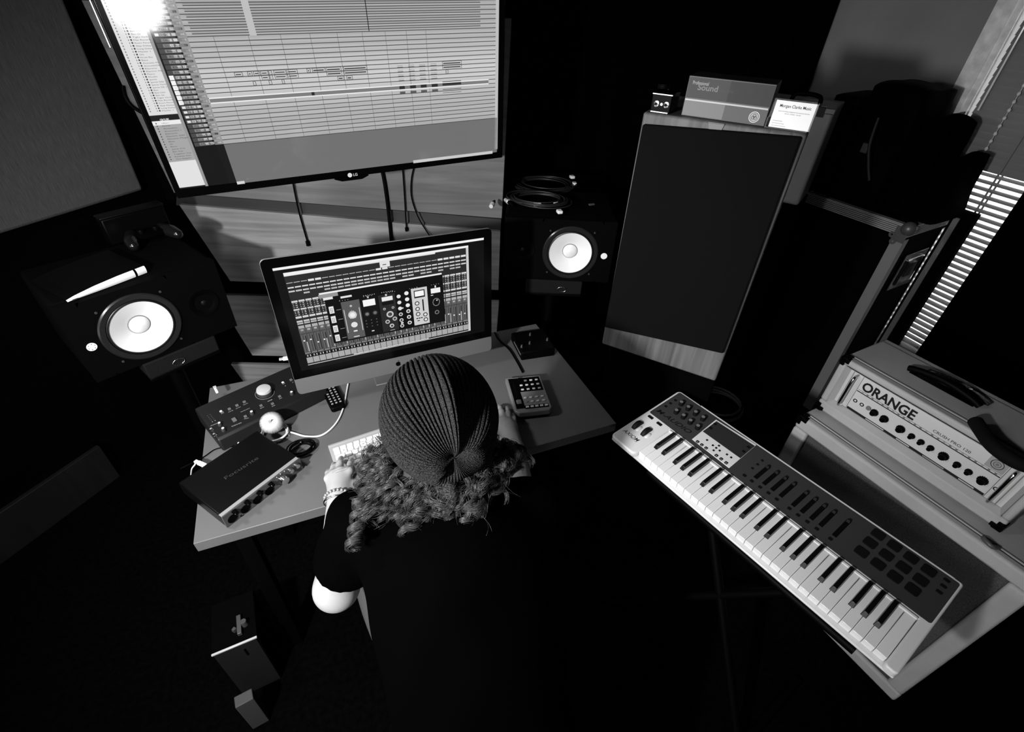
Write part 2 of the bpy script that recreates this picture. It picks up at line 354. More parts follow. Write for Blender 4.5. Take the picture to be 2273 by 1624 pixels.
# edit area, softly brighter through the middle tracks
NZ = 40
for k in range(NZ):
    a0 = zed+(TH-zed)*k/NZ; a1 = zed+(TH-zed)*(k+1)/NZ; t = (k+.5)/NZ
    strip(xe0, xe1, a0, a1, lin(172+28*math.exp(-((t-.33)/.14)**2)+(6 if k % 2 else 0)-18*max(0, t-.55)))
strip(xe0, TW-.004, zbm-.01, zed, lin(112)); strip(TW-.012, TW-.002, zbm, TH, lin(190)); strip(TW*.69, TW-.02, zbm-.013, zbm-.004, lin(200), 2); strip(xe0, xe0+.02, zbm-.012, zbm-.004, lin(210), 2)
names = ['Kick', 'Snare', 'Rack', 'Floor', 'Hat', 'OHs', 'DrumBus', 'Bass', 'AcoustMn', 'AcstcDbl', 'Electric', 'ElectrcMn', 'Piano', 'Rhodes', 'Jamies', 'JamieDb', 'JamieVer', 'JamiDbl2', 'Ben', 'BenDbl', 'BenQt', 'TightVer', 'FlatRvrb', 'RoomRvrb', 'StepDel', 'LongDel', 'Master 1']
ys = [(-30 if 0 else 95), 145, 195, 243, 293, 340, 385, 430, 472, 518, 562, 606, 650, 692, 735, 776, 816, 857, 898, 937, 980, 1020, 1055, 1095, 1133, 1170, 1210]
xs = [620, 640, 665, 680, 695, 713, 725, 738, 757, 770, 787, 800, 813, 828, 842, 857, 873, 884, 895, 905, 922, 935, 950, 962, 975, 988, 1000]
zz = [tl(Z1(x, y))[2] for x, y in zip(xs, ys)]
p2 = np.polyfit(range(len(zz)), zz, 2); rowz = lambda i: np.polyval(p2, i); dz = abs(rowz(10)-rowz(11))
ink_t = MB()
for i in range(-6, len(names)):
    zc = rowz(i)
    if zc > TH-.01: continue
    strip(xl2+.004, xh1-.012, zc-dz*.44, zc+dz*.44, lin(72), 2)
    strip(xl2+.016, xl2+.066, zc-dz*.3, zc+dz*.3, lin(128), 3)
    if 12 <= i <= 17: strip(xl2+.004, xl2+.014, zc-dz*.44, zc+dz*.44, lin(245), 3)
    nb = 4 if (i < 5 or 14 <= i <= 21) else (3 if i in (12, 13) else 2)
    for j in range(nb): strip(xh1-.018-j*.0115, xh1-.010-j*.0115, zc-dz*.25, zc+dz*.25, lin(225), 3)
    strip(xh1+.0, xh1+.008, zc-.002, zc+.002, lin(190 if i % 3 else 40), 3)
    if 0 <= i: write(ink_t, names[i], (xl2+.02, -.0018, zc-dz*.17), (xl2+.02+.0044*len(names[i]), -.0018, zc-dz*.17), dz*.34, (0, 0, 1), lin(25))
    strip(xe0, TW-.012, zc-dz*.5-.0009, zc-dz*.5+.0009, lin(70), 3)
    if i < 5: strip(xe0+.012, TW-.06, zc-.0009, zc+.0009, lin(70), 3); strip(xe0+.012, TW-.06, zc+dz*.25, zc+dz*.25+.0007, lin(110), 3)
strip(xe0-.006+.15*TW, xe0+.15*TW+.01, rowz(4.6), TH, lin(190), 4)
for k in range(9):
    xx = xe0+.055+k*.079*(1-.02*k); strip(xx, xx+.0012, zed, rowz(4.6), lin(120), 2)
strip(tl(Z2(730, 100))[0]-.001, tl(Z2(730, 100))[0]+.001, rowz(4.4), TH, lin(15), 5)
# short clips
for (x0, x1, r0, n) in ((1305, 1375, 12, 1), (1415, 1455, 12, 1), (1465, 1520, 12, 1), (1525, 1590, 12, 2), (1592, 1620, 12, 2), (1635, 1740, 12, 2), (1745, 1835, 12, 2), (1440, 1465, 14, 1), (1575, 1600, 14, 1), (1685, 1708, 14, 1)):
    xA = tl(Z1(x0, 690))[0]; xB = tl(Z1(x1, 690))[0]
    for r in range(n):
        zc = rowz(r0+r*.9); 
        for (q0, q1, w0, w1) in ((xA, xB, zc-dz*.42, zc-dz*.36), (xA, xB, zc+dz*.36, zc+dz*.42), (xA, xA+.0012, zc-dz*.42, zc+dz*.42), (xB-.0012, xB, zc-dz*.42, zc+dz*.42), (xA+.003, xB-.004, zc-.0014, zc+.0008)): strip(q0, q1, w0, w1, lin(65), 5)
for (x0, x1, r0, n, dk_) in ((240, 272, 12, 1, 0), (285, 395, 12, 1, 0), (400, 530, 12, 2, 0), (545, 745, 12, 2, 0), (485, 540, 14, 1, 0), (560, 612, 14, 1, 0), (1370, 1530, 12, 2, 0), (1395, 1418, 14, 1, 0)):
    xA = tl(Z2(x0, 640))[0]; xB = tl(Z2(x1, 640))[0]
    for r in range(n):
        zc = rowz(r0+r*.9)
        for (q0, q1, w0, w1) in ((xA, xB, zc-dz*.42, zc-dz*.36), (xA, xB, zc+dz*.36, zc+dz*.42), (xA, xA+.0012, zc-dz*.42, zc+dz*.42), (xB-.0012, xB, zc-dz*.42, zc+dz*.42), (xA+.003, xB-.004, zc-.0018, zc+.001)): strip(q0, q1, w0, w1, lin(60), 5)
strip(xe0+.002, TW-.035, rowz(17.5), rowz(16.5), lin(125), 4); strip(xe0+.002, TW-.035, rowz(16.5)-.001, rowz(16.5)+.0015, lin(240), 6); strip(xe0+.002, TW-.035, rowz(17.5)-.001, rowz(17.5)+.0015, lin(240), 6)
for x0, x1 in ((1002, 1048), (1092, 1142), (1182, 1232), (1275, 1326)):
    xA = tl(Z2(x0, 700))[0]; xB = tl(Z2(x1, 700))[0]
    for r in range(12, 16): strip(xA, xB, rowz(r)-dz*.4, rowz(r)-dz*.3, lin(70), 5); strip(xA, xB, rowz(r)-dz*.02, rowz(r)+dz*.04, lin(95), 5)
    strip(xA, xB, rowz(17.5), rowz(16.4), lin(45), 5); strip(xA, xB, rowz(18.4), rowz(17.9), lin(90), 5)
xA = tl(Z2(1368, 740))[0]; xB = tl(Z2(1524, 740))[0]; strip(xA, xB, rowz(17.2), rowz(16.2), lin(50), 5); strip(xA, xB, rowz(18.2), rowz(18.05), lin(60), 5); strip(xA, xB, rowz(19.), rowz(18.9), lin(60), 5)
xA = tl(Z2(275, 810))[0]; strip(xA, xA+.008, rowz(17.4), rowz(16.6), lin(40), 5)
# list column text as short dark dashes of words
ln = ['OHs', 'Drum Bus', 'Bass', 'Acoustic Mn', 'AcousticDbl', 'Electric', 'Electric Mn', 'Piano', 'Rhodes', 'Jamie', 'Jamie Dbl', 'Jamie Verb', 'Jamie Db 2', 'Ben', 'Ben Dbl', 'Ben Qt', 'Tight Verb', 'Flat Reverb', 'Room Reverb', 'Slap Delay', 'Long Delay', 'Master 1']
for i in range(40):
    zc = zl+.016+i*(dz*.52)
    if zc > TH-.01: break
    t = ln[(len(ln)-1-i) % len(ln)]
    write(ink_t, t, (xl1*.5, -.0018, zc), (xl1*.5+.0031*len(t), -.0018, zc), dz*.26, (0, 0, 1), lin(90))
    strip(xl1*.40, xl1*.45, zc, zc+.0035, lin(60), 3); strip(xl1*.33, xl1*.35, zc, zc+.003, lin(90), 3); strip(xl1*.08, xl1*.12, zc, zc+.003, lin(130), 3)
write(ink_t, 'GROUPS', (xl1*.3, -.0018, zl-.0065), (xl1*.62, -.0018, zl-.0065), .006, (0, 0, 1), lin(235), .02)
gn = ['<ALL>', 'Drums', 'Acoustics', 'Acoustics 1', 'Electric', 'Electric Dbl', 'Electric Magic', 'Bass', 'Oh', 'Bens', 'Jamie Vox', 'Ben Vox', 'Together Vox', 'Reverbs Vox', 'The Slapper']
for i, t in enumerate(gn):
    zc = zg-.001-(zg-zw)*(i)/15.; write(ink_t, t, (xl1*.3, -.0022, zc), (xl1*.3+.0034*len(t), -.0022, zc), dz*.26, (0, 0, 1), lin(70)); strip(xl1*.1, xl1*.14, zc, zc+.003, lin(70), 3)
scr_ = part('screen', s, TVGLOW, tv); part('screen_text', ink_t, TVGLOW, scr_)
lg = MB(); c = tl((781, 388)); lg.lathe([(.0001, 0), (.0068, 0)], (c[0]-.006, -.0003, c[2]), rotm(0, 90), 20)
lg.ink = [.45]*len(lg.f); write(lg, 'LG', (c[0]+.004, -.0004, c[2]-.004), (c[0]+.017, -.0004, c[2]-.004), .008, (0, 0, 1), .35, .02)
part('logo', lg, PRINT, tv)
b = MB(); b.tube([(c[0]-.05, .012, -.024), (c[0]-.03, .012, -.032), (c[0]+.03, .012, -.032), (c[0]+.05, .012, -.024)], .008, 8); part('sensor_lip', b, BLACKG, tv, smooth=60)
# cables hanging below the television
def pcable(name, us, r, label, off=-.012, m=BLACK, plug=None):
    pts = [fp.W(fp.at(u, 1, off)) for u in us]; b = MB(); P = smooth_path(pts, 8); b.tube(P, r, 8)
    if plug: b.cyl(P[-1], P[-1]+np.array([0, 0, -plug]), r*2.2, 10)
    return tag(part(name, b, m, smooth=60), label, 'cable')
def smooth_path(P, n=8):
    P = [np.array(p, float) for p in P]; Q = [P[0]]+P+[P[-1]]; out = []
    for i in range(1, len(Q)-2):
        for k in range(n):
            t = k/n; a, b_, c_, d = Q[i-1], Q[i], Q[i+1], Q[i+2]
            out.append(.5*((2*b_)+(-a+c_)*t+(2*a-5*b_+4*c_-d)*t*t+(-a+3*b_-3*c_+d)*t**3))
    return out+[P[-1]]
pcable('cable', [(648, 392), (655, 430), (665, 475), (682, 535)], .0035, 'leftmost black cable hanging below the television, ending in a plug', plug=.02)
pcable('cable', [(846, 370), (854, 410), (862, 470), (869, 540)], .0065, 'thick black cable hanging straight from the middle of the television')
pcable('cable', [(893, 365), (897, 420), (902, 505)], .0028, 'thin straight black cable with a small plug beside the thick one', plug=.015)
pcable('cable', [(920, 365), (913, 400), (914, 440), (930, 485), (955, 525)], .0026, 'thin curved black cable, rightmost below the television')
pcable('cable', [(272, 190), (278, 215), (292, 235), (318, 252)], .006, 'black cable loop behind the left edge of the television', off=-.01)
# ------------------------------------------------------------------ studio monitors laid on their sides
CONE = mat('white_cone', .82, .32, spec=.5)
CAB = mat('monitor_cabinet', .0012, .8, spec=.035)
RING = mat('rubber_ring', .006, .35, spec=.4)
def monitor(fr, sgn, label):
    m = thing('studio_monitor', fr, label, 'speaker', 'pair of horizontal studio monitors')
    xa, xb = (-.165, .258) if sgn > 0 else (-.258, .165)
    b = MB(); b.box(xa, xb, .03, .334, -.12, .13); part('cabinet', b, CAB, m, bevel=.01, seg=3)
    n_ = 64; R1 = .0885; cir = []; out = []; mid_ = .0; ex = .47
    b = MB(); lo_x, hi_x = -.115, .115
    def edge_pt(a):
        c, s_ = math.cos(a), math.sin(a); k = min((hi_x if c > 0 else -lo_x)/max(abs(c), 1e-9), (.13 if s_ > 0 else .12)/max(abs(s_), 1e-9)); return (c*k, s_*k)
    for i in range(n_): a = 2*pi*i/n_+.001; cir.append((R1*math.cos(a), R1*math.sin(a))); out.append(edge_pt(a))
    for i in range(n_):
        j = (i+1) % n_; b.quad([(cir[i][0], 0, cir[i][1]), (out[i][0], 0, out[i][1]), (out[j][0], 0, out[j][1]), (cir[j][0], 0, cir[j][1])]); b.quad([(cir[i][0], 0, cir[i][1]), (cir[j][0], 0, cir[j][1]), (cir[j][0], .03, cir[j][1]), (cir[i][0], .03, cir[i][1])])
    for (q0, q1) in ((xa, lo_x), (hi_x, xb)): b.box(q0, q1, 0, .03, -.12, .13)
    b.quad([(lo_x, 0, .13), (hi_x, 0, .13), (hi_x, .03, .13), (lo_x, .03, .13)]); b.quad([(lo_x, 0, -.12), (hi_x, 0, -.12), (hi_x, .03, -.12), (lo_x, .03, -.12)])
    part('baffle', b, CAB, m)
    Rf = rotm(0, 90)          # local z -> -y (towards the listener)
    b = MB(); b.lathe([(.108, -.002), (.108, .004), (.104, .007), (.0905, .006), (.0885, .001)], (0, 0, 0), Rf, 56); wf_ = part('woofer', b, mat('woofer_trim', .012, .25, spec=.6), m, smooth=40)
    b = MB(); b.lathe([(.0885, .003), (.0885, .006), (.0865, .0075), (.0835, .0075), (.0822, .004)], (0, 0, 0), Rf, 56); part('surround', b, RING, wf_, smooth=50)
    b = MB(); b.lathe([(.0825, .0045), (.0600, -.005), (.042, -.013), (.0295, -.019)], (0, 0, 0), Rf, 64); part('cone', b, CONE, wf_, smooth=50, label='white cone')
    b = MB(); b.lathe([(.0300, -.0195), (.0290, -.0165), (.0275, -.0160)], (0, 0, 0), Rf, 48); part('seam', b, mat('seam', .2, .5), wf_, smooth=50)
    b = MB(); b.lathe([(.0278, -.0165), (.024, -.0115), (.015, -.0075), (.0001, -.006)], (0, 0, 0), Rf, 48); part('dust_cap', b, CONE, wf_, smooth=70)
    tx = .185*sgn
    b = MB(); b.lathe([(.045, -.001), (.045, .003), (.03, .001), (.018, -.006)], (tx, 0, .004), Rf, 40); th_ = part('tweeter_horn', b, BLACK, m, smooth=40)
    b = MB(); b.lathe([(.016, -.006), (.012, -.001), (.0001, .002)], (tx, 0, .004), Rf, 24); part('tweeter', b, RING, th_, smooth=60)
    lx = -.132*sgn
    b = MB(); b.lathe([(.0125, -.001), (.0125, .0015), (.0001, .0018)], (lx, 0, -.006), Rf, 32); bd_ = part('badge', b, mat('lit_badge', .9, .4), m, smooth=30)
    s = MB()
    for k in range(6):
        a = k*pi/3+.3; s.lathe([(.0013, 0), (.0001, .0004)], (lx+.0085*math.cos(a), -.0019, -.006+.0085*math.sin(a)), Rf, 6)
    if sgn > 0: part('badge_mark', s, BLACK, bd_)
    for k, (x, zq) in enumerate(((-.082, .086), (.082, .086), (-.082, -.086), (.082, -.086))):
        s = MB(); s.lathe([(.004, 0), (.003, .002), (.0001, .002)], (x*1.02, -.0005, zq), Rf, 10); part('screw', s, DARK, m, smooth=30)
    return m
mL = Fr((-1.1294, 1.223, .9924), 52.0); mR = Fr((.2058, 1.7867, 1.0391), -.4)
monitor(mL, 1, 'left black studio monitor with white cone, laid on its side under a white-edged device')
monitor(mR, -1, 'right black studio monitor with white cone, laid on its side under coiled cables')
PADM = mat('foam_pad', .009, .95, spec=.05, bump=.6, bscale=350)
def stand(fr, x0, x1, rx, side):
    p = thing('isolation_pad', fr, 'grey foam isolation pad with a metal ring under the %s studio monitor' % side, 'speaker pad', 'foam pads under the monitors')
    b = MB(); b.box(x0, x1, -.004, .30, -.180, -.1215); part('pad', b, PADM, p, bevel=.004)
    b = MB(); b.tube([(rx+.018*math.cos(a), -.0065, -.158+.011*math.sin(a)) for a in np.linspace(0, 2*pi, 29)], .0016, 8, cap=False); part('ring', b, CHROME, p, smooth=60)
    q = thing('speaker_stand', Fr((fr.o[0], fr.o[1], 0), math.degrees(math.atan2(fr.R[1, 0], fr.R[0, 0]))), 'black pole stand carrying the %s studio monitor' % side, 'speaker stand', 'stands under the monitors')
    zt = fr.o[2]-.181; b = MB(); b.box(x0, x1, .0, .30, zt-.012, zt); part('top_plate', b, BLACK, q, bevel=.002)
    b = MB(); b.cyl(((x0+x1)/2, .2, .02), ((x0+x1)/2, .2, zt-.012), .025, 20); part('pole', b, BLACK, q, smooth=40)
    b = MB(); b.box((x0+x1)/2-.13, (x0+x1)/2+.13, .12, .36, 0, .02); part('base', b, BLACK, q, bevel=.004)
stand(mL, -.044, .177, .048, 'left'); stand(mR, -.165, .063, -.052 if 0 else -.058+.04, 'right')
# ------------------------------------------------------------------ things on the left monitor
tp = Fr(mL.W((0, 0, .1302)), 52.0)
def onp(fr, u, off=0.0): return fr.at(u, 2, off)
dA = onp(tp, (150, 672)); dB = onp(tp, (327, 606))
P0 = tp.W(dA); P1 = tp.W(dB); yw = math.degrees(math.atan2(P1[1]-P0[1], P1[0]-P0[0])); Lw = float(np.linalg.norm(P1-P0))
dv = Fr(P0+np.array([0, 0, .002]), yw)
d = thing('white_edged_device', dv, 'slim dark-topped device with a curved white edge lying on the left studio monitor', 'device')
prof = [(0, .004), (.10, .009), (.35, .016), (.65, .020), (1, .021)]
b = MB(); N = 24; vs = []; 
for k in range(N+1):
    t = k/N; h = np.interp(t, [p[0] for p in prof], [p[1] for p in prof]); bow = .010*math.sin(pi*t)
    x = t*Lw; yq = -bow*.2
    vs += [(x, yq+.002, 0), (x, yq, h*.25), (x, yq, h*.8), (x, yq+.002, h), (x, .20, h), (x, .20, 0)]
fs = []
for k in range(N):
    if k == int(N*.86): pass
    for j in range(5): fs.append((6*k+j, 6*(k+1)+j, 6*(k+1)+j+1, 6*k+j+1))
    fs.append((6*k+5, 6*(k+1)+5, 6*(k+1), 6*k))
fs += [tuple(range(6)), tuple(range(6*N, 6*N+6))[::-1]]
b.add(vs, fs); part('body', b, mat('satin_black', .0015, .4, spec=.08), d, smooth=40)
def edge(t0, t1, name):
    b = MB(); vs = []; n = 18
    for k in range(n+1):
        t = t0+(t1-t0)*k/n; h = np.interp(t, [p[0] for p in prof], [p[1] for p in prof]); bow = .010*math.sin(pi*t)*.2; x = t*Lw
        vs += [(x, -bow-.0005, .0), (x, -bow-.0035, h*.3), (x, -bow-.0035, h*.75), (x, -bow-.0005, h+.0004), (x, -bow+.003, h+.0006)]
    b.add(vs, [(5*k+j, 5*(k+1)+j, 5*(k+1)+j+1, 5*k+j+1) for k in range(n) for j in range(4)])
    part(name, b, mat('white_shell', .85, .3), d, smooth=60)
edge(0, .845, 'white_edge'); edge(.875, 1.0, 'white_edge')
b = MB(); b.box(.012, .024, -.0065, -.003, .0015, .0035); part('port', b, DARK, d)
# game controller and black case behind
gpc = onp(tp, (338, 535)); gpf = Fr(tp.W(gpc), 52)
gp = thing('game_controller', gpf, 'glossy black game controller with two grips on the left studio monitor', 'game controller')
b = MB(); b.box(-.05, .05, -.02, .035, .012, .038); part('body', b, BLACKG, gp, bevel=.012, seg=4)
for s_ in (-1, 1):
    b = MB(); b.tube(smooth_path([(s_*.045, .02, .026), (s_*.06, -.02, .024), (s_*.07, -.065, .018)], 6), [.02]*4+[.021]*4+[.019, .018, .016, .013, .006][:5], 14); part('grip', b, mat('grip_gloss', .006, .16, spec=.9), gp, smooth=60)
    b = MB(); b.lathe([(.009, .036), (.010, .046), (.009, .049), (.0001, .050)], (s_*.022, -.008, 0), None, 16); part('thumb_stick', b, BLACK, gp, smooth=50)
bx = [onp(tp, u) for u in ((268, 545), (300, 540))]
cf = Fr(tp.W(onp(tp, (250, 545))), 52+3)
cbx = thing('black_case', cf, 'flat black case standing upright on the left studio monitor behind the controller', 'case')
b = MB(); b.box(0, .19, .0, .045, 0, .085); part('shell', b, mat('case_plastic', .0015, .35, spec=.1), cbx, bevel=.004)
b = MB(); b.box(-.002, .192, -.002, .047, .085, .092); part('lid', b, mat('case_lid', .003, .35, spec=.15), cbx, bevel=.003)
# ------------------------------------------------------------------ tower speaker, right
tw = Fr((.2863, 1.3128, .9452), -28.2); TWW, TWH, TWD = .36, .679, .30
t = thing('tower_speaker', tw, 'tall wood-veneered loudspeaker with a full black cloth grille', 'speaker')
b = MB(); b.box(0, TWW, 0, TWD, 0, TWH); part('cabinet', b, TEAKV, t, bevel=.006, seg=3)
g = [tw.at(u, 1, 0) for u in ((1430, 274), (1781, 302), (1607, 780), (1345, 722))]
b = MB(); b.prism([(p[0], p[2]) for p in g], -.014, .001, ax=1); part('grille', b, mat('grille_cloth', .006, 1.0, spec=.02, bump=.8, bscale=1500), t, bevel=.004, smooth=30)
pd = thing('equipment_cabinet', Fr((tw.o[0], tw.o[1], 0), -28.2), 'plain black cabinet supporting the tower speaker', 'cabinet')
b = MB(); b.box(.0, .36, .10, .30, .02, .944); part('body', b, BLACKM, pd, bevel=.004)
for x in (.03, .33):
    b = MB(); b.box(x-.02, x+.02, .12, .27, 0, .02); part('foot', b, BLACK, pd)
tt = Fr(tw.W((0, 0, TWH)), -28.2)
# direct-input box
q0 = tt.at((1442, 248), 2, 0); q1 = tt.at((1490, 251), 2, 0); wdi = q1[0]-q0[0]
df = Fr(tt.W((q0[0], max(q0[1], .012), 0)), -28.2)
di = thing('direct_box', df, 'small black metal box with two round jacks on the left of the tower speaker top', 'audio adapter box')
b = MB(); b.box(0, wdi, 0, .07, 0, .042); part('housing', b, BLACKG, di, bevel=.002)
b = MB(); b.box(0, wdi, -.001, .0, .0385, .0405); b.box(.002, wdi-.004, -.001, 0, .001, .003); part('edge_line', b, CHROME, di)
for x in (.27, .77):
    b = MB(); b.lathe([(.0065, 0), (.0065, .002), (.0032, .0025), (.003, -.001)], (wdi*x, -.0002, .019), rotm(0, 90), 20); part('jack', b, CHROME, di, smooth=40)
b = MB(); b.lathe([(.0032, 0), (.0032, .001), (.0001, .001)], (wdi*.53, -.0002, .019), rotm(0, 90), 16); part('pilot_lamp', b, mat('pale_dot', .6, .4), di)
dc = tag(part('coiled_lead', (lambda m: (m.tube([(tt.W((q0[0]+.012+.012*math.cos(a)+.0*a, .05+.012*math.sin(a), .046+.003*(a/6)))) for a in np.linspace(0, 18, 60)], .0022, 6), m)[1])(MB()), BLACK, smooth=60), 'short black coiled lead lying on the small jack box', 'cable')
# microphone box
ps = [tt.at(u, 1, .022) for u in ((1512, 252), (1700, 268), (1727, 182), (1530, 172))]
bw = ps[1][0]-ps[0][0]; x0 = ps[0][0]; bh = (ps[3][2]+ps[2][2])/2
bf = Fr(tt.W((x0, .022, 0)), -28.2)
mbx = thing('microphone_box', bf, 'grey printed cardboard box with a round emblem standing on the tower speaker', 'box')
b = MB(); b.box(0, bw, 0, .09, 0, bh); part('carton', b, mat('carton', .018, .45), mbx, bevel=.0012)
pm = MB(); V = lambda x, z_, l=1: (x*bw, -.0004*l, z_*bh)
def PQ(m, x0, x1, z0, z1, g, l=1): m.quad([V(x0, z0, l), V(x1, z0, l), V(x1, z1, l), V(x0, z1, l)], 0, lin(g))
PQ(pm, .01, .99, .47, .97, 62); PQ(pm, .50, .99, .47, .97, 48, 1.2); PQ(pm, .01, .99, .03, .40, 118); PQ(pm, .5, .99, .03, .40, 88, 1.2); PQ(pm, .01, .985, .40, .44, 185, 1.5)
write(pm, 'Professional', V(.06, .80, 2), V(.25, .80, 2), bh*.09, (0, 0, 1), lin(170))
write(pm, 'Sound', V(.13, .68, 2.2), V(.37, .68, 2.2), bh*.14, (0, 0, 1), lin(120), .02)
write(pm, 'Solutions', V(.38, .69, 2.2), V(.55, .69, 2.2), bh*.09, (0, 0, 1), lin(75))
def ringp(m, cx, cz, r0, r1, g, l, n=28, asp=1):
    P = [];
    for k in range(n):
        a, a2 = 2*pi*k/n, 2*pi*(k+1)/n
        m.quad([(cx+r0*math.cos(a), -.0004*l, cz+r0*math.sin(a)), (cx+r1*math.cos(a), -.0004*l, cz+r1*math.sin(a)), (cx+r1*math.cos(a2), -.0004*l, cz+r1*math.sin(a2)), (cx+r0*math.cos(a2), -.0004*l, cz+r0*math.sin(a2))], 0, lin(g))
ec = (.86*bw, .20*bh); ringp(pm, *ec, .0098, .0112, 215, 2); ringp(pm, *ec, 0.0001, .0085, 165, 2)
for k in range(3): a = pi/2+k*2*pi/3; ringp(pm, ec[0]+.0028*math.cos(a), ec[1]+.0028*math.sin(a), .0026, .0036, 70, 3, 14)
part('print', pm, PRINT, mbx)
b = MB(); b.prism([(bw*.38, -.002), (bw*.57, -.002), (bw*.545, -.022), (bw*.415, -.022)], -.026, -.0245, ax=1); b.box(bw*.38, bw*.57, -.026, .002, -.003, -.0008); part('tab', b, mat('tab', .12, .5), mbx)
# business cards in a holder
ps = [tt.at(u, 1, .016) for u in ((1708, 268), (1795, 282), (1812, 234), (1727, 222))]
cw = ps[1][0]-ps[0][0]; ch = (ps[3][2]+ps[2][2])/2-.002
cfr = Fr(tt.W((min(ps[0][0], TWW-cw-.006), .014, .001)), -28.2, -12)
hd = thing('card_holder', cfr, 'clear holder standing at the right end of the tower speaker top', 'card holder')
CLEAR = mat('clear_acrylic', .85, .08, trans=.9)
b = MB(); b.box(-.003, cw+.003, .012, .015, 0, ch*1.12); b.box(-.003, cw+.003, -.004, .012, -.0005, .0015); b.box(-.003, -.001, -.004, .03, 0, .02); part('shell', b, CLEAR, hd)
for k in range(5):
    kf = Fr(cfr.W((.004*(k == 0)*0-.0015*k+.004, .0085-.0018*(4-k), .0025)), -28.2, -12)
    card = thing('business_card', kf, ['front white business card printed with a music business name, in the clear holder', 'white business card directly behind the printed front one', 'third white business card from the front in the holder', 'fourth white business card from the front in the holder', 'rearmost white business card in the clear holder'][k], 'business card', 'business cards in the clear holder')
    b = MB(); kk = k*.0022; b.box(kk, cw+kk, 0, .0011, 0, ch); part('paper', b, mat('card_stock', .86, .55), card)
    if k == 0:
        q = MB(); v2 = lambda x, z_: (x*cw, -.0004, z_*ch)
        write(q, 'Morgan Clarke Music', v2(.12, .76), v2(.90, .76), ch*.11, (0, 0, 1), lin(35), .008)
        write(q, 'sound recording arrangement & production services', v2(.12, .60), v2(.90, .60), ch*.035, (0, 0, 1), lin(70)); write(q, 'Drum, Guitar, Vocals', v2(.3, .52), v2(.70, .52), ch*.035, (0, 0, 1), lin(70))
        for i_, L_ in enumerate((.30, .38, .44)): write(q, 'music enquiries and bookings', v2(.06, .24-.09*i_), v2(.06+L_*.8, .24-.09*i_), ch*.03, (0, 0, 1), lin(110))
        part('print', q, PRINT, card)
# ------------------------------------------------------------------ metal briefcase on the shelf behind
bz = 1.49
A = atz((1722, 228), bz); B = atz((1862, 240), bz); Cc = atz((1905, 192), bz); yw = math.degrees(math.atan2(B[1]-A[1], B[0]-A[0]))
bz = 1.5; A = atz((1722, 225), bz); bcf = Fr((A[0], A[1], 0), -34.2)
bc = thing('metal_case', bcf, 'pale metal carrying case with a black handle standing behind the tower speaker', 'case')
A = np.array([0, 0, bz]); B = np.array([.205, 0, bz]); bd = .24
pd = thing('shelf_unit', bcf, 'plain black shelf unit under the metal carrying case', 'shelf'); b = MB(); b.box(-.13, .24, .01, .23, 0, 1.098); part('body', b, BLACKM, pd, bevel=.003)
b = MB(); b.box(A[0]-.12, B[0]+.03, A[1], A[1]+bd, 1.10, bz); part('shell', b, mat('case_sheet', .42, .42, spec=.5, var=.06, scale=10), bc, bevel=.014, seg=4)
b = MB(); b.box(A[0]-.122, B[0]+.032, A[1]-.002, A[1]+.012, bz-.022, bz+.002); b.box(A[0]-.122, B[0]+.032, A[1]+bd-.012, A[1]+bd+.002, bz-.022, bz+.002); part('trim', b, mat('case_rim', .35, .35, metal=.7), bc, bevel=.004)
hx = (A[0]+B[0])/2
b = MB(); b.tube(smooth_path([(hx-.055, A[1]+.07, bz+.004), (hx-.045, A[1]+.07, bz+.028), (hx, A[1]+.07, bz+.034), (hx+.05, A[1]+.07, bz+.028), (hx+.06, A[1]+.07, bz+.004)], 6), .009, 10); part('handle', b, BLACK, bc, smooth=60)
for x in (hx-.055, hx+.06):
    b = MB(); b.lathe([(.010, 0), (.010, .006), (.004, .009), (.0001, .009)], (x, A[1]+.07, bz), None, 14); part('handle_mount', b, CHROME, bc, smooth=40)
for x in (A[0]+.03, B[0]-.02):
    b = MB(); b.box(x-.014, x+.014, A[1]-.006, A[1]+.012, bz-.035, bz+.004); part('latch', b, BLACK if x < hx else CHROME, bc, bevel=.002)
# ------------------------------------------------------------------ flight case with bags on top
fc = Fr((1.3597, 2.576, 0), -58.415); FW_, FD_, FH_ = .60, .427, 1.1016; FD_ = .39
case = thing('flight_case', fc, 'big black flight case with aluminium edges and a metal ball corner', 'flight case')
CALU = mat('case_rail', .42, .45, metal=.25, spec=.5)
PANEL = mat('case_laminate', .001, .8, spec=.03)
b = MB(); b.box(.004, FW_-.004, .004, FD_-.004, .03, FH_-.004); part('panels', b, PANEL, case)
e = .03
def ridged(p0, p1, wdt, up, nrm, m, n=7):
    p0 = np.array(p0, float); p1 = np.array(p1, float); up = np.array(up, float); nrm = np.array(nrm, float)
    for k in range(n):
        a = k/n*wdt; c_ = (k+.7)/n*wdt
        m.hexa([p0+up*a, p1+up*a, p1+up*a-nrm*.004, p0+up*a-nrm*.004], [p0+up*c_+nrm*.0015, p1+up*c_+nrm*.0015, p1+up*c_-nrm*.004, p0+up*c_-nrm*.004])
b = MB(); ridged((0, 0, FH_-.048), (FW_, 0, FH_-.048), .046, (0, 0, 1), (0, -1, 0), b, 6); b.box(0, FW_, -.0002, e, FH_-.003, FH_); part('edge_rail', b, CALU, case)
b = MB(); ridged((FW_, 0, FH_-.048), (FW_, FD_, FH_-.048), .046, (0, 0, 1), (1, 0, 0), b, 6); b.box(FW_-e, FW_+.0002, 0, FD_, FH_-.0032, FH_); part('edge_rail', b, CALU, case)
b = MB(); b.box(FW_-.048, FW_+.001, -.001, .0, .04, FH_-.06); b.box(FW_, FW_+.001, -.001, .034, .04, FH_-.06); part('edge_rail', b, mat('dull_rail', .22, .5, metal=.2), case)
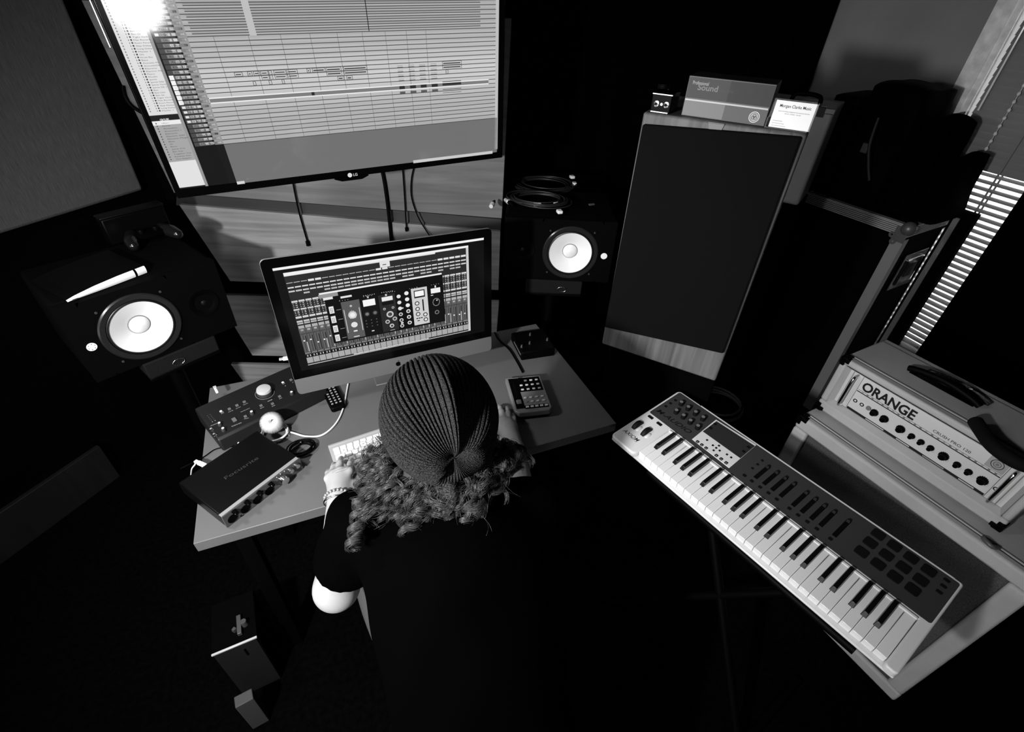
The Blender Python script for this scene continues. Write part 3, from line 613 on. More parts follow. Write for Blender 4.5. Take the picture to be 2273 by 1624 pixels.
b = MB(); b.box(FW_, FW_+.001, FD_-.06, FD_+.001, .04, FH_-.06); part('edge_rail', b, mat('bright_aluminium', .8, .3, metal=.9, bump=.8, bscale=50), case)
for (x, y) in ((FW_, 0), (FW_, FD_), (0, 0)):
    b = MB(); b.ball((x-.012 if x else .012, y+.012 if y == 0 else y-.012, FH_-.014), .030, 20)
    part('ball_corner', b, mat('corner_steel', .10, .4, metal=.3), case, smooth=60)
    sx = 1 if x else -1
    if y == 0:
        b = MB()
        for (ux, uz) in ((-.055, -.052), (-.04, -.078)): b.lathe([(.004, 0), (.013, 0), (.013, .003), (.004, .003)], (x+ux*sx, -.004, FH_+uz), rotm(0, 90), 16)
        b.box(x-.052*(sx > 0), x+.052*(sx < 0), -.0035, 0, FH_-.075, FH_-.01); part('corner_plate', b, mat('corner_steel', .10, .4, metal=.3), case, smooth=40)
lz = FH_-.24
b = MB(); b.box(FW_, FW_+.004, .10, .30, lz-.09, lz+.09); part('latch_dish', b, mat('latch_steel', .10, .3, metal=.9), case, bevel=.008, seg=2)
b = MB(); b.tube([(FW_+.007, .13, lz+.06), (FW_+.007, .27, lz+.06), (FW_+.007, .27, lz-.06), (FW_+.007, .13, lz-.06), (FW_+.007, .13, lz+.06)], .006, 8); b.box(FW_+.004, FW_+.012, .17, .23, lz-.03, lz+.04); part('butterfly_latch', b, mat('latch_gloss', .3, .18, metal=1), case, smooth=40)
bpn = thing('gap_board', Fr(room.W((2.70, 1.155, 0)), RY), 'tall narrow black board with a polished strip, standing between flight case and blind', 'board')
b = MB(); b.box(0, .028, 0, .088, 0, 1.135); part('board', b, BLACKM, bpn); b = MB(); b.box(-.003, 0, .052, .076, 0, 1.10); part('polished_strip', b, mat('bright_strip', .8, .3, metal=.9, bump=.8, bscale=50), bpn)  # board added to black out the bright slats next to the case
# bags on the case
ct = Fr(fc.W((0, 0, FH_)), -58.415)
def softbox(name, fr, sx, sy, sz, label, cat, m=None, lump=.018, seed=1, sub=4, taper=0.0):
    bm = bmesh.new(); bmesh.ops.create_cube(bm, size=1.0); bmesh.ops.subdivide_edges(bm, edges=bm.edges, cuts=11, use_grid_fill=True)
    r_ = np.random.default_rng(seed); ph = r_.uniform(0, 6, (6, 3)); fq = r_.uniform(3, 14, (6, 3))
    for v in bm.verts:
        p = np.array(v.co); q = np.abs(p*2); k = (q**5).sum()**(1/5.0); p = p*(1-.35*(1-max(q.max(), 1e-6)/max(k, 1e-6)))
        p = p*np.array([sx, sy, sz]); tz = p[2]/sz+.5
        p[0] *= 1-taper*tz; p[1] *= 1-taper*tz
        d_ = sum(math.sin(fq[i] @ (p*2.2)+ph[i, 0]) for i in range(6))*lump/3; n_ = p/np.linalg.norm(p)
        w_ = min(1, tz*4); p = p+n_*d_*w_
        v.co = (p[0], p[1], p[2]+sz/2)
    me = bpy.data.meshes.new(name); bm.to_mesh(me); bm.free(); me.materials.append(m or FABRIC); me.polygons.foreach_set('use_smooth', [True]*len(me.polygons))
    mn = min(v.co.z for v in me.vertices)
    for v in me.vertices: v.co.z -= mn
    o = bpy.data.objects.new(name, me); COL.objects.link(o); return o
def place(o, fr, label=None, cat=None, group=None, parent=None):
    if parent: o.parent = parent
    else: o.matrix_world = fr.M()
    return tag(o, label, cat, group) if label else o
NYL = mat('black_nylon', .0012, .7, spec=.05, bump=.4, bscale=120)
place(softbox('laptop_bag', None, .125, .27, .425, '', '', NYL, .003, 3), Fr(ct.W((.095, .175, 0)), -58.4), 'upright black padded bag standing beside the metal carrying case', 'bag')
bp_ = thing('backpack', Fr(ct.W((.287, .175, 0)), -58.4), 'large black backpack with a hanging strap in the middle of the flight case top', 'bag')
place(softbox('body', None, .235, .28, .49, '', '', NYL, .008, 5, taper=.03), None, parent=bp_)
b = MB(); b.tube(smooth_path([(-.02, -.148, .36), (-.0, -.165, .26), (.03, -.160, .18), (.06, -.155, .12)], 6), .007, 8); part('strap', b, mat('strap_web', .03, .5), bp_, smooth=60)
b = MB(); b.box(-.03, .0, -.165, -.150, .22, .26); part('buckle', b, mat('buckle', .10, .35), bp_, bevel=.003)
place(softbox('cloth_bag', None, .108, .25, .385, '', '', FABRIC, .012, 12), Fr(ct.W((.466, .2, 0)), -58.4), 'black cloth bag standing at the window side of the large backpack', 'bag')
place(softbox('folded_jacket', None, .10, .30, .27, '', '', FABRIC, .014, 8, taper=.35), Fr(ct.W((.592, .2, .004)), -58.4), 'crumpled black jacket heaped at the window end of the flight case', 'jacket')
ch_ = MB()
for k in range(22):
    c = ct.W((.02+.008*k, .014+.003*math.sin(k), .004)); ch_.lathe([(.0025, -.001), (.0038, 0), (.0025, .001)], c, rotm(k*40, 70), 8)
tag(part('thin_chain', ch_, mat('chain_steel', .4, .25, metal=1), smooth=60), 'thin glinting metal chain along the flight case edge', 'chain')
# ------------------------------------------------------------------ guitar amplifier head and cabinet
ORG = mat('tolex', .40, .6, spec=.35, var=.05, scale=12, bump=.35, bscale=900)
PIPE = mat('piping', .05, .6)
af = Fr((1.0403, 1.2737, .7481), -59.92); AW, AH, AD = .545, .2117, .2363
zf = .006
amp = thing('amplifier_head', Fr(af.W((0, 0, zf)), -59.92), 'pale guitar amplifier head with a control panel and ORANGE lettering', 'amplifier')
AMF = Fr(af.W((0, 0, zf)), -59.92)
pc = [AMF.at(u, 1, 0) for u in ((1843.9, 890.8), (2202.5, 1143.3), (2273, 1071), (1882.4, 823.1))]
px0, px1, pz0, pz1 = pc[0][0], pc[1][0], pc[0][2], pc[3][2]
pz0 = max(.03, min(pz0, .06)); pz1 = max(min(pz1, AH-.03), .14); px0 = max(.03, px0); px1 = min(AW-.03, px1)
b = MB(); fr_ = .022
b.box(0, AW, .022, AD, 0, AH)
def frame(m, x0, x1, z0, z1, a0, a1, c0, c1, y0, y1, mi=0):
    """bevelled picture frame: outer rect at y0 sloping in to the inner rect at y1"""
    O = [(x0, y0, z0), (x1, y0, z0), (x1, y0, z1), (x0, y0, z1)]; I = [(a0, y1, c0), (a1, y1, c0), (a1, y1, c1), (a0, y1, c1)]
    m.add(O+I, [(i, (i+1) % 4, 4+(i+1) % 4, 4+i) for i in range(4)], mi)
b = MB(); b.box(0, AW, .03, AD, 0, AH); b.box(0, AW, 0, .03, 0, pz0-.012); b.box(0, AW, 0, .03, pz1+.012, AH); b.box(0, px0-.012, 0, .03, pz0-.012, pz1+.012); b.box(px1+.012, AW, 0, .03, pz0-.012, pz1+.012)
part('shell', b, ORG, amp, bevel=.007, seg=3)
b = MB(); frame(b, px0-.012, px1+.012, pz0-.012, pz1+.012, px0, px1, pz0, pz1, .001, .018); part('inner_frame', b, ORG, amp)
b = MB(); b.tube([(.004, .035, AH+.0005), (AW-.004, .035, AH+.0005)], .0014, 6); b.tube([(.004, AD-.03, AH+.0005), (AW-.004, AD-.03, AH+.0005)], .0014, 6); part('piping', b, PIPE, amp)
PW, PH = px1-px0, pz1-pz0
b = MB(); b.box(px0, px1, .018, .022, pz0, pz1); fpn = part('front_panel', b, mat('panel_cream', .56, .4), amp)
q = MB(); V = lambda x, z_, l=1: (px0+x*PW, .018-.0004*l, pz0+z_*PH)
def AQ(x0, x1, z0, z1, g, l=1): q.quad([V(x0, z0, l), V(x1, z0, l), V(x1, z1, l), V(x0, z1, l)], 0, lin(g))
AQ(.09, .91, .575, .60, 30, 1); AQ(.09, .91, .635, .643, 60, 1)
for k in range(24): AQ(.12+k*.033, .132+k*.033, .605, .63, 90 if k % 3 else 150, 1)
AQ(.09, .91, .01, .075, 20, 1); AQ(.22, .34, .03, .055, 190, 2); AQ(.42, .50, .03, .055, 190, 2); AQ(.58, .70, .03, .055, 150, 2); AQ(.78, .86, .03, .055, 190, 2); AQ(.09, .91, -.03, -.01, 160, 1); AQ(0.0, 1.0, .0, .006, 70, 1)
AQ(.085, .088, 0, 1, 90, 1); AQ(.912, .915, 0, 1, 90, 1); AQ(.02, .025, 0, 1, 120, 1); AQ(.97, .975, 0, 1, 120, 1)
write(q, 'ORANGE', V(.105, .68, 2), V(.435, .68, 2), PH*.235, (0, 0, 1), .005, .03)
write(q, 'CRUSH PRO 120', V(.545, .70, 2), V(.745, .70, 2), PH*.065, (0, 0, 1), .06, .01)
AQ(.82, .908, .66, .97, 150, 1.5)
cx_, cz_ = px0+.864*PW, pz0+.815*PH
for (r0, r1, g) in ((.0001, .004, 110), (.007, .0085, 70), (.0125, .0145, 55)): ringp(q, cx_, cz_, r0, r1, g, -44.5+2 if 0 else -42.5, 20)
part('panel_print', q, PRINT, fpn)
for i, (x, r) in enumerate(((.265, .0115), (.345, .0120), (.455, .0120), (.535, .0085), (.60, .0085), (.665, .0085), (.745, .0130), (.825-.005, .0090), (.875-.0, .0090))):
    pass
KN = [(.285, .0120), (.365, .0120), (.475, .0125), (.545, .0090), (.603, .0090), (.660, .0090), (.735, .0130), (.805, .0095), (.862, .0095)]
KN = [(x*.93+.0, r) for x, r in KN]+[(.895-.01, .0130)]
KN = [(.245, .0115), (.310, .0120), (.412, .0125), (.480, .0088), (.535, .0088), (.590, .0088), (.662, .0130), (.735, .0090), (.795, .0090), (.865, .0130)]
for x, r in KN:
    m = MB(); n = 16; pts = []
    for k in range(2*n): rr = r if k % 2 else r*.84; a = pi*k/n; pts.append((rr*math.cos(a), rr*math.sin(a)))
    m.at((px0+x*PW, .018, pz0+.33*PH), rotm(0, 90)); m.prism(pts, 0, .006); m.lathe([(r*.72, .006), (r*.66, .016), (.0001, .016)], (0, 0, 0), None, 20); part('control_knob', m, BLACK, fpn, smooth=30)
for x in (.115, .160):
    m = MB(); m.at((px0+x*PW, .018, pz0+.33*PH), rotm(0, 90)); m.lathe([(.0065, 0), (.0065, .003), (.0035, .003), (.0035, .001)], (0, 0, 0), None, 18); part('input_jack', m, CHROME, fpn, smooth=30)
m = MB(); m.at((px0+.203*PW, .018, pz0+.34*PH), rotm(0, 90)); m.lathe([(.0075, 0), (.007, .004), (.0001, .0045)], (0, 0, 0), None, 18); part('lamp_lens', m, MID, fpn, smooth=30)
m = MB(); m.at((px0+.93*PW, .018, pz0+.33*PH), rotm(0, 90)); m.lathe([(.006, 0), (.006, .003), (.0035, .003), (.0035, .001)], (0, 0, 0), None, 18); part('input_jack', m, CHROME, fpn, smooth=30)
for x in (.055, .945):
    m = MB(); X = px0+x*PW; m.tube(smooth_path([(X, .018, pz0+.04*PH), (X, -.006, pz0+.09*PH), (X, -.008, pz0+.5*PH), (X, -.006, pz0+.91*PH), (X, .018, pz0+.96*PH)], 8), .0048, 10); part('front_handle', m, CHROME, amp, smooth=60)
def corner(par, x, y, z, sx, sz, sc_=1.0, nm='corner_protector'):
    m = MB(); s1 = .026*sc_
    m.box(min(x, x+sx*s1), max(x, x+sx*s1), y-.003, y+.02, min(z, z+sz*.014), max(z, z+sz*.014)); m.box(min(x, x+sx*.014), max(x, x+sx*.014), y-.003, y+.02, min(z, z+sz*s1), max(z, z+sz*s1))
    m.box(min(x-sx*.003, x+sx*.004), max(x-sx*.003, x+sx*.004), y-.003, y+.03, min(z-sz*.003, z+sz*.02), max(z-sz*.003, z+sz*.02)); m.box(min(x-sx*.003, x+sx*.02), max(x-sx*.003, x+sx*.02), y-.003, y+.03, min(z-sz*.003, z+sz*.003), max(z-sz*.003, z+sz*.003))
    part(nm, m, BLACK, par, bevel=.002)
for x, sx in ((0, 1), (AW, -1)):
    for z_, sz in ((0, 1), (AH, -1)): corner(amp, x, 0, z_, sx, sz)
b = MB(); hA = AMF.at((2010, 822), 2, AH); hB = AMF.at((2172, 905), 2, AH); hx0, hx1 = hA[0], min(hB[0], AW-.03); hy = (hA[1]+hB[1])/2+.008
b.box(hx0+.01, hx1-.01, hy-.014, hy+.014, AH, AH+.002)
for i in range(13): pass
b.tube(smooth_path([(hx0, hy, AH+.004), (hx0+.03, hy, AH+.014), ((hx0+hx1)/2, hy, AH+.022), (hx1-.03, hy, AH+.014), (hx1, hy, AH+.004)], 8), .010, 10); part('carry_handle', b, BLACK, amp, smooth=50)
for k in range(4):
    b = MB(); b.lathe([(.018, -.006), (.018, -.001), (.012, 0)], (.05+(k % 2)*(AW-.1), .04+(k//2)*(AD-.08), 0), None, 14); part('rubber_foot', b, BLACK, amp)
# clear packet with glints and the curved black strap on the amplifier
def crumple(name, fr, sx, sy, h, m, seed, label, cat):
    r_ = np.random.default_rng(seed); nx, ny = 16, 7; P = []
    for i in range(nx+1):
        for j in range(ny+1):
            e_ = math.sin(pi*i/nx)**.5*math.sin(pi*j/ny)**.5; P.append(((i/nx-.5)*sx, (j/ny-.5)*sy, .0015+h*e_*r_.uniform(.25, 1)))
    F_ = [(i*(ny+1)+j, (i+1)*(ny+1)+j, (i+1)*(ny+1)+j+1, i*(ny+1)+j+1) for i in range(nx) for j in range(ny)]
    o_ = len(P); P2 = P+[(p[0], p[1], .0005) for p in P]; F_ += [tuple(o_+i for i in f[::-1]) for f in F_]
    b = MB(); b.add(P2, F_); o = part(name, b, m); o.matrix_world = fr.M(); return tag(o, label, cat)
crumple('foil_packet', Fr(AMF.W(((hx0+hx1)/2+.02, hy+.045, AH+.001)), -59.9), .17, .035, .016, mat('foil', .55, .12, metal=.9), 5, 'crumpled glinting packet behind the amplifier head handle', 'packet')
sA = [(2165, 935), (2178, 955), (2200, 985), (2230, 1010), (2262, 1028), (2300, 1040)]
sp = [AMF.W(AMF.at(u, 2, AH+.016)) for u in sA]
b = MB(); b.tube(smooth_path(sp, 6), .017, 14)
tag(part('padded_strap', b, mat('strap_pad', .004, .8, spec=.1), smooth=60), 'thick curved black padded strap lying across the right end of the amplifier head', 'strap')
# cabinet below
cbf = Fr((0, 0, 0), -59.92)
cl = AMF.at((1775, 930), 2, -zf)
CW, CH, CDp = .68, .7465, .34; cx0 = .0; cy0 = -.078
CBF = Fr((AMF.W((cx0, cy0, 0))[0], AMF.W((cx0, cy0, 0))[1], 0), -59.92)
cab = thing('speaker_cabinet', CBF, 'large pale guitar speaker cabinet with a dark woven grille standing under the amplifier head', 'speaker cabinet')
m_ = .05
b = MB(); b.box(0, CW, .03, CDp, .02, CH); b.box(0, CW, 0, .03, CH-m_, CH); b.box(0, CW, 0, .03, .02, .02+m_); b.box(0, m_, 0, .03, .02+m_, CH-m_); b.box(CW-m_, CW, 0, .03, .02+m_, CH-m_); part('shell', b, ORG, cab, bevel=.009, seg=3)
b = MB(); b.box(m_, CW-m_, .016, .029, .02+m_, CH-m_); part('grille', b, mat('woven_grille', .075, .95, var=.35, scale=260, bump=1, bscale=500, spec=.1), cab)
b = MB(); b.tube([(m_, .014, CH-m_), (CW-m_, .014, CH-m_), (CW-m_, .014, .02+m_), (m_, .014, .02+m_), (m_, .014, CH-m_)], .002, 6); b.tube([(.004, .034, CH+.0005), (CW-.004, .034, CH+.0005)], .0014, 6); part('piping', b, PIPE, cab)
for x, sx in ((0, 1), (CW, -1)): corner(cab, x, 0, CH, sx, -1, 1.2)
for x in (.06, CW-.06):
    b = MB(); b.box(x-.02, x+.02, .03, .33, 0, .02); part('foot', b, BLACK, cab)
kp = AMF.at((2200, 1190), 2, .01)
b = MB(); pk = CBF.L(AMF.W(AMF.at((2205, 1192), 2, 0.01))); b.tube(smooth_path([(pk[0]-.012, .02, CH+.004), (pk[0]-.006, .005, CH+.012), (pk[0]+.012, .0, CH+.012), (pk[0]+.02, .02, CH+.004)], 5), .006, 8)
o = part('jack_plug', b, mat('plug_rubber', .08, .4), smooth=60); o.matrix_world = CBF.M(); tag(o, 'small dark jack plug lying on the cabinet edge below the amplifier head corner', 'plug')
# ------------------------------------------------------------------ keyboard controller
kf = Fr((.3721, .9874, .7868), -52.9936, 6.4973, -.4675)
kb = thing('keyboard_controller', kf, 'white 49-key keyboard controller with dark grey knob and slider panel', 'music keyboard')
ML, MR, KW, BK, KL = .0974, .0268, .6815, .302, .1403
SH = mat('white_shell_keys', .72, .28, spec=.5)
KEYW = mat('key_white', .80, .22, spec=.5)
KEYB = mat('key_black', .004, .3, spec=.4)
b = MB()
prof = [(.0, -.052), (-.001, -.034), (.002, -.019), (.012, -.0185)]
b.box(-ML, KW+MR, .0, BK, -.026, -.0185); b.hexa([(-ML+.03, .05, -.052), (KW+MR-.03, .05, -.052), (KW+MR-.03, BK-.01, -.052), (-ML+.03, BK-.01, -.052)], [(-ML+.015, .03, -.026), (KW+MR-.015, .03, -.026), (KW+MR-.015, BK-.005, -.026), (-ML+.015, BK-.005, -.026)])
part('base', b, SH, kb, bevel=.003, seg=3)
b = MB(); b.prism(rrect(-ML, -.001, -.006, BK, .014), -.019, .0015); part('left_cheek', b, SH, kb, bevel=.005, seg=4)
b = MB(); b.prism(rrect(KW+.001, KW+MR, -.002, BK, .008), -.019, .0015); part('right_cheek', b, SH, kb, bevel=.004, seg=3)
b = MB(); b.box(-.01, KW+.01, KL+.004, BK, -.019, .0012); b.box(0, KW, KL-.002, KL+.006, -.012, .004); part('rear_shell', b, SH, kb, bevel=.002)
b = MB(); b.prism(rrect(-ML+.008, KW+MR-.006, KL+.012, BK-.008, .006), .0012, .0022); cpn = part('control_panel', b, mat('panel_grey', .040, .42, spec=.35), kb)
wi = 0
for i in range(29):
    x0 = i*.0235+.0005; x1 = (i+1)*.0235-.0005; b = MB(); b.box(x0, x1, .013, KL-.001, -.018, .0015); part('white_key', b, KEYW, kb, bevel=.0012)
for o8 in range(4):
    for j, dx in ((0, -.0022), (1, .0022), (3, -.003), (4, 0), (5, .003)):
        x = (o8*7+j+1)*.0235+dx; w2 = .0055; b = MB()
        b.hexa([(x-w2-.001, .056, 0), (x+w2+.001, .056, 0), (x+w2+.001, KL, 0), (x-w2-.001, KL, 0)], [(x-w2+.0008, .064, .0125), (x+w2-.0008, .064, .0125), (x+w2-.0008, KL, .0125), (x-w2+.0008, KL, .0125)])
        part('black_key', b, KEYB, kb, bevel=.001)
Z6 = lambda x, y: (1340+x/4.061, 840+y/4.061)
Z8 = lambda x, y: (1640+x/3.122, 1000+y/3.122)
K = lambda u, off=.0022: kf.at(u, 2, off)
BTN = mat('rubber_button', .004, .6, spec=.2)
def btn(c, sx, sy, name='button', h=.0025, m=None, r=.001, z0=.002):
    b = MB(); b.prism(rrect(c[0]-sx/2, c[0]+sx/2, c[1]-sy/2, c[1]+sy/2, min(sx, sy)*.2), z0, z0+h); return part(name, b, m or BTN, cpn, smooth=30)
for p in ((695, 215), (757, 258), (823, 303), (890, 350), (650, 288), (714, 333), (776, 380), (843, 428)):
    c = K(Z6(p[0], p[1]+22)); b = MB(); b.lathe([(.0075, .0022), (.0068, .016), (.0055, .0168)], (c[0], c[1], 0), None, 20); b.lathe([(.0055, .0168), (.0001, .0168)], (c[0], c[1], 0), None, 20, 1)
    part('knob', b, [BTN, MID], cpn, smooth=40)
for p in ((645, 198), (600, 225), (558, 252)): btn(K(Z6(*p)), .008, .006)
for p in ((422, 350), (500, 410)): btn(K(Z6(*p), .0015), .018, .008, z0=.0013)
for p, nm in (((305, 420), 'pitch_wheel'), ((385, 482), 'modulation_wheel')):
    c = K(Z6(*p), .002); b = MB(); b.at((c[0], c[1], -.008), np.array([[0, 0, 1.], [0, 1, 0], [-1, 0, 0]])); b.lathe([(.022, -.0065), (.0235, -.005), (.0235, .005), (.022, .0065), (.0001, .0065)], (0, 0, 0), None, 40); b.lathe([(.0001, -.0065), (.022, -.0065)], (0, 0, 0), None, 40); part(nm, b, BTN, kb, smooth=50)
    b = MB(); b.ball((c[0]+.0125, c[1]-.006, .001), .0085, 14, 0, (.7, 1.6, .5)); part('wheel_rest', b, SH, kb, smooth=60)
q = MB()
def KT(st, pa, pb, h, ink=.01, bold=0.0, shear=0.0, off=.0027, conv=Z6, up=None):
    a = K(conv(*pa), off); c = K(conv(*pb), off); d_ = c-a; u_ = np.array([-d_[1], d_[0], 0]); write(q, st, a, c, h, u_, ink, bold, shear)
KT('M-AUDIO', (470, 292), (770, 500), .0165, .003, .008, .3)
part('brand_lettering', q, PRINT, kb); q = MB()
KT('AXIOM', (170, 470), (305, 572), .0125, .008, .006, .3, off=.0018)
part('model_lettering', q, PRINT, kb); q = MB()
KT('PRO 49', (235, 528), (290, 575), .004, .15, off=.0018)
part('model_number', q, PRINT, kb); q = MB()
# display block
dl = [K(Z6(*p), .0024) for p in ((890, 470), (1235, 718), (1372, 605), (1012, 378))]
pl_ = [K(Z6(*p), .0024) for p in ((795, 548), (1130, 808), (1378, 600), (1012, 370))]
b = MB(); b.add([tuple(p) for p in pl_]+[(p[0], p[1], .0040) for p in pl_], [(0, 1, 2, 3), (4, 5, 6, 7), (0, 1, 5, 4), (1, 2, 6, 5), (2, 3, 7, 6), (3, 0, 4, 7)]); part('display_surround', b, SH, kb, bevel=.001)
dl = [K(Z6(*p), .0041) for p in ((893, 476), (1232, 718), (1362, 608), (1016, 384))]
b = MB(); b.add([(p[0], p[1], .0041) for p in dl]+[(p[0], p[1], .0046) for p in dl], [(4, 5, 6, 7), (0, 1, 5, 4), (1, 2, 6, 5), (2, 3, 7, 6), (3, 0, 4, 7)]); part('display', b, mat('display_glass', .03, .06, spec=.7), kb)
for p in ((1003, 410), (965, 447), (1305, 618), (1262, 657)): btn(K(Z6(*p), .0046), .009, .008, z0=.0046, h=.001)
for p in ((845, 570), (883, 598), (922, 627), (1015, 694), (1058, 725), (1103, 760)): btn(K(Z6(*p), .004), .0085, .0085, z0=.004, h=.0015)
for p in ((931, 555), (1038, 606), (983, 603), (1013, 626), (990, 648), (1044, 650), (1110, 685), (1148, 712)): btn(K(Z6(*p), .004), .0055, .005, z0=.004, h=.0015)
for p in ((845, 570), (883, 598), (922, 627), (1015, 694), (1058, 725), (1103, 760)):
    c = K(Z6(*p), .0056); q.quad([(c[0]-.002, c[1]-.0015, .0057), (c[0]+.002, c[1]-.0015, .0057), (c[0]+.002, c[1]+.0015, .0057), (c[0]-.002, c[1]+.0015, .0057)], 0, .35)
# sliders
sl = [((200, 105), (120, 195)), ((268, 145), (175, 235)), ((328, 185), (230, 275)), ((388, 225), (288, 318)), ((475, 287), (372, 382)), ((535, 330), (435, 428)), ((600, 375), (500, 475)), ((665, 418), (565, 522)), ((765, 482), (660, 592))]
for a, c in sl:
    A = K(Z8(*a)); C_ = K(Z8(*c)); xm = (A[0]+C_[0])/2; 
    b = MB(); b.prism(rrect(xm-.0055, xm+.0055, C_[1], A[1], .001), .0022, .0028); part('slider_slot', b, mat('slot_black', .0025, .8, spec=.05), cpn)
    b = MB(); b.hexa([(xm-.0045, A[1]-.010, .0028), (xm+.0045, A[1]-.010, .0028), (xm+.0045, A[1]-.001, .0028), (xm-.0045, A[1]-.001, .0028)], [(xm-.0035, A[1]-.007, .010), (xm+.0035, A[1]-.007, .010), (xm+.0035, A[1]-.003, .010), (xm-.0035, A[1]-.003, .010)]); part('slider_cap', b, BTN, cpn, bevel=.0005)
for p in ((37, 173), (88, 212), (145, 254), (203, 295), (260, 338), (348, 402), (408, 448), (472, 494), (538, 543), (632, 612)): btn(K(Z8(*p)), .009, .0065)
for p in ((160, 70), (128, 97), (93, 124)): btn(K(Z8(*p)), .0065, .0045)
for p in ((1438, 900), (1415, 940), (1385, 980)): btn(K(Z8(*p)), .012, .006)
for p in ((963, 583), (908, 640), (848, 703), (1075, 662), (1020, 725), (962, 788), (1190, 745), (1137, 810), (1078, 875), (1313, 833), (1257, 898), (1202, 962)):
    c = K(Z8(*p)); btn(c, .027, .0245, 'drum_pad', .003)
part('button_symbols', q, PRINT, kb)
ks = thing('keyboard_stand', Fr(kf.W((.34, .15, 0))*np.array([1, 1, 0]), -53), 'black folding stand under the white keyboard controller', 'keyboard stand')
zt = float(kf.W((.34, .15, -.052))[2])-.02
for y in (-.12, .12):
    b = MB(); zz_ = float(kf.W((.34, .15+y, -.052))[2])-.014; b.tube([(-.3, y, zz_), (.3, y, zz_)], .012, 10); part('rail', b, BLACK, ks, smooth=60)
for s_ in (-1, 1):
    b = MB(); b.tube([(-.28*s_, -.14, .02), (.28*s_, .10, zt)], .014, 10); b.tube([(-.28*s_, -.2, .015), (-.28*s_, .2, .015)], .014, 10); part('leg', b, BLACK, ks, smooth=60)
# ------------------------------------------------------------------ computer on the desk
imf = Fr((-.6596, 1.1374, .82), 26.0097, -1.4943)
im = thing('desktop_computer', imf, 'all-in-one desktop computer with a black-bordered lit screen and metal chin', 'computer')
IW, IH = .65, .45; CHN = .060
ALC = mat('aluminium_chin', .13, .42, metal=.15, spec=.5)
b = MB(); b.prism(rrect(0, IW, 0, IH, .014), .0012, .007, ax=1)
for k, (g_, y_) in enumerate(((.02, .012), (.07, .022), (.13, .034))): b.prism(rrect(g_, IW-g_, g_*.8, IH-g_*.8, .02), .007 if k == 0 else (.012, .022)[k-1], y_, ax=1)
part('housing', b, ALC, im, bevel=.0015)
b = MB(); b.prism(rrect(.001, IW-.001, .001, CHN, .012), -.0005, .0012, ax=1); chn = part('chin', b, ALC, im)
b = MB(); b.prism([(.001, CHN), (IW-.001, CHN)]+[p for p in rrect(.001, IW-.001, CHN, IH-.001, .014)[6:18]], -.001, .0012, ax=1); gls = part('glass', b, BLACKG, im)
b = MB(); b.box(IW/2-.085, IW/2+.085, .035, .20, -.0655, -.060); b.hexa([(IW/2-.085, .19, -.064), (IW/2+.085, .19, -.064), (IW/2+.085, .2, -.064), (IW/2-.085, .2, -.064)], [(IW/2-.07, .034, .19), (IW/2+.07, .034, .19), (IW/2+.07, .045, .19), (IW/2-.07, .045, .19)]); part('stand', b, ALC, im, bevel=.002)
# screen picture
s = MB(); Z3 = lambda x, y: (560+x/3.961, 490+y/3.961)
I3 = lambda p, l=1: (lambda c: (c[0], -.0012-.00025*l, c[2]))(imf.at(Z3(*p), 1, -.0012))
s.quad([(.027, -.0012, CHN+.027), (IW-.027, -.0012, CHN+.027), (IW-.027, -.0012, IH-.027), (.027, -.0012, IH-.027)], 0, lin(3))
def loc2(p): c = imf.at(Z3(*p), 1, -.0012); return c[0], c[2]
xL, zT = loc2((268, 470)); xR, zB = loc2((1915, 970)); xL2, zB2 = loc2((493, 1262)); xR2, zT2 = loc2((1903, 205))
xL = (xL+xL2)/2; xR = (xR+xR2)/2; zB = (zB+zB2)/2; zT = (zT+zT2)/2
mx0, mz0 = loc2((168, 424)); mx1, mz1 = loc2((2035, 140)); s.quad([(.027, -.0015, IH-.034), (IW-.027, -.0015, IH-.034), (IW-.027, -.0015, IH-.027), (.027, -.0015, IH-.027)], 0, lin(242))
Q = lambda u0, u1, v0, v1, g, l=2: s.quad([(xL+(xR-xL)*u, -.0012-.00025*l, zT-(zT-zB)*v) for u, v in ((u0, v1), (u1, v1), (u1, v0), (u0, v0))], 0, lin(g))
Q(0, 1, 0, 1, 40, 1); Q(0, 1, 0, .022, 240); Q(.0, .30, .022, .034, 235); Q(.30, .80, .022, .036, 225); Q(.985, 1, .02, 1, 205); Q(0, 1, .992, 1, 200)
NC = 28; cwid = .985/NC
r2_ = random.Random(4)
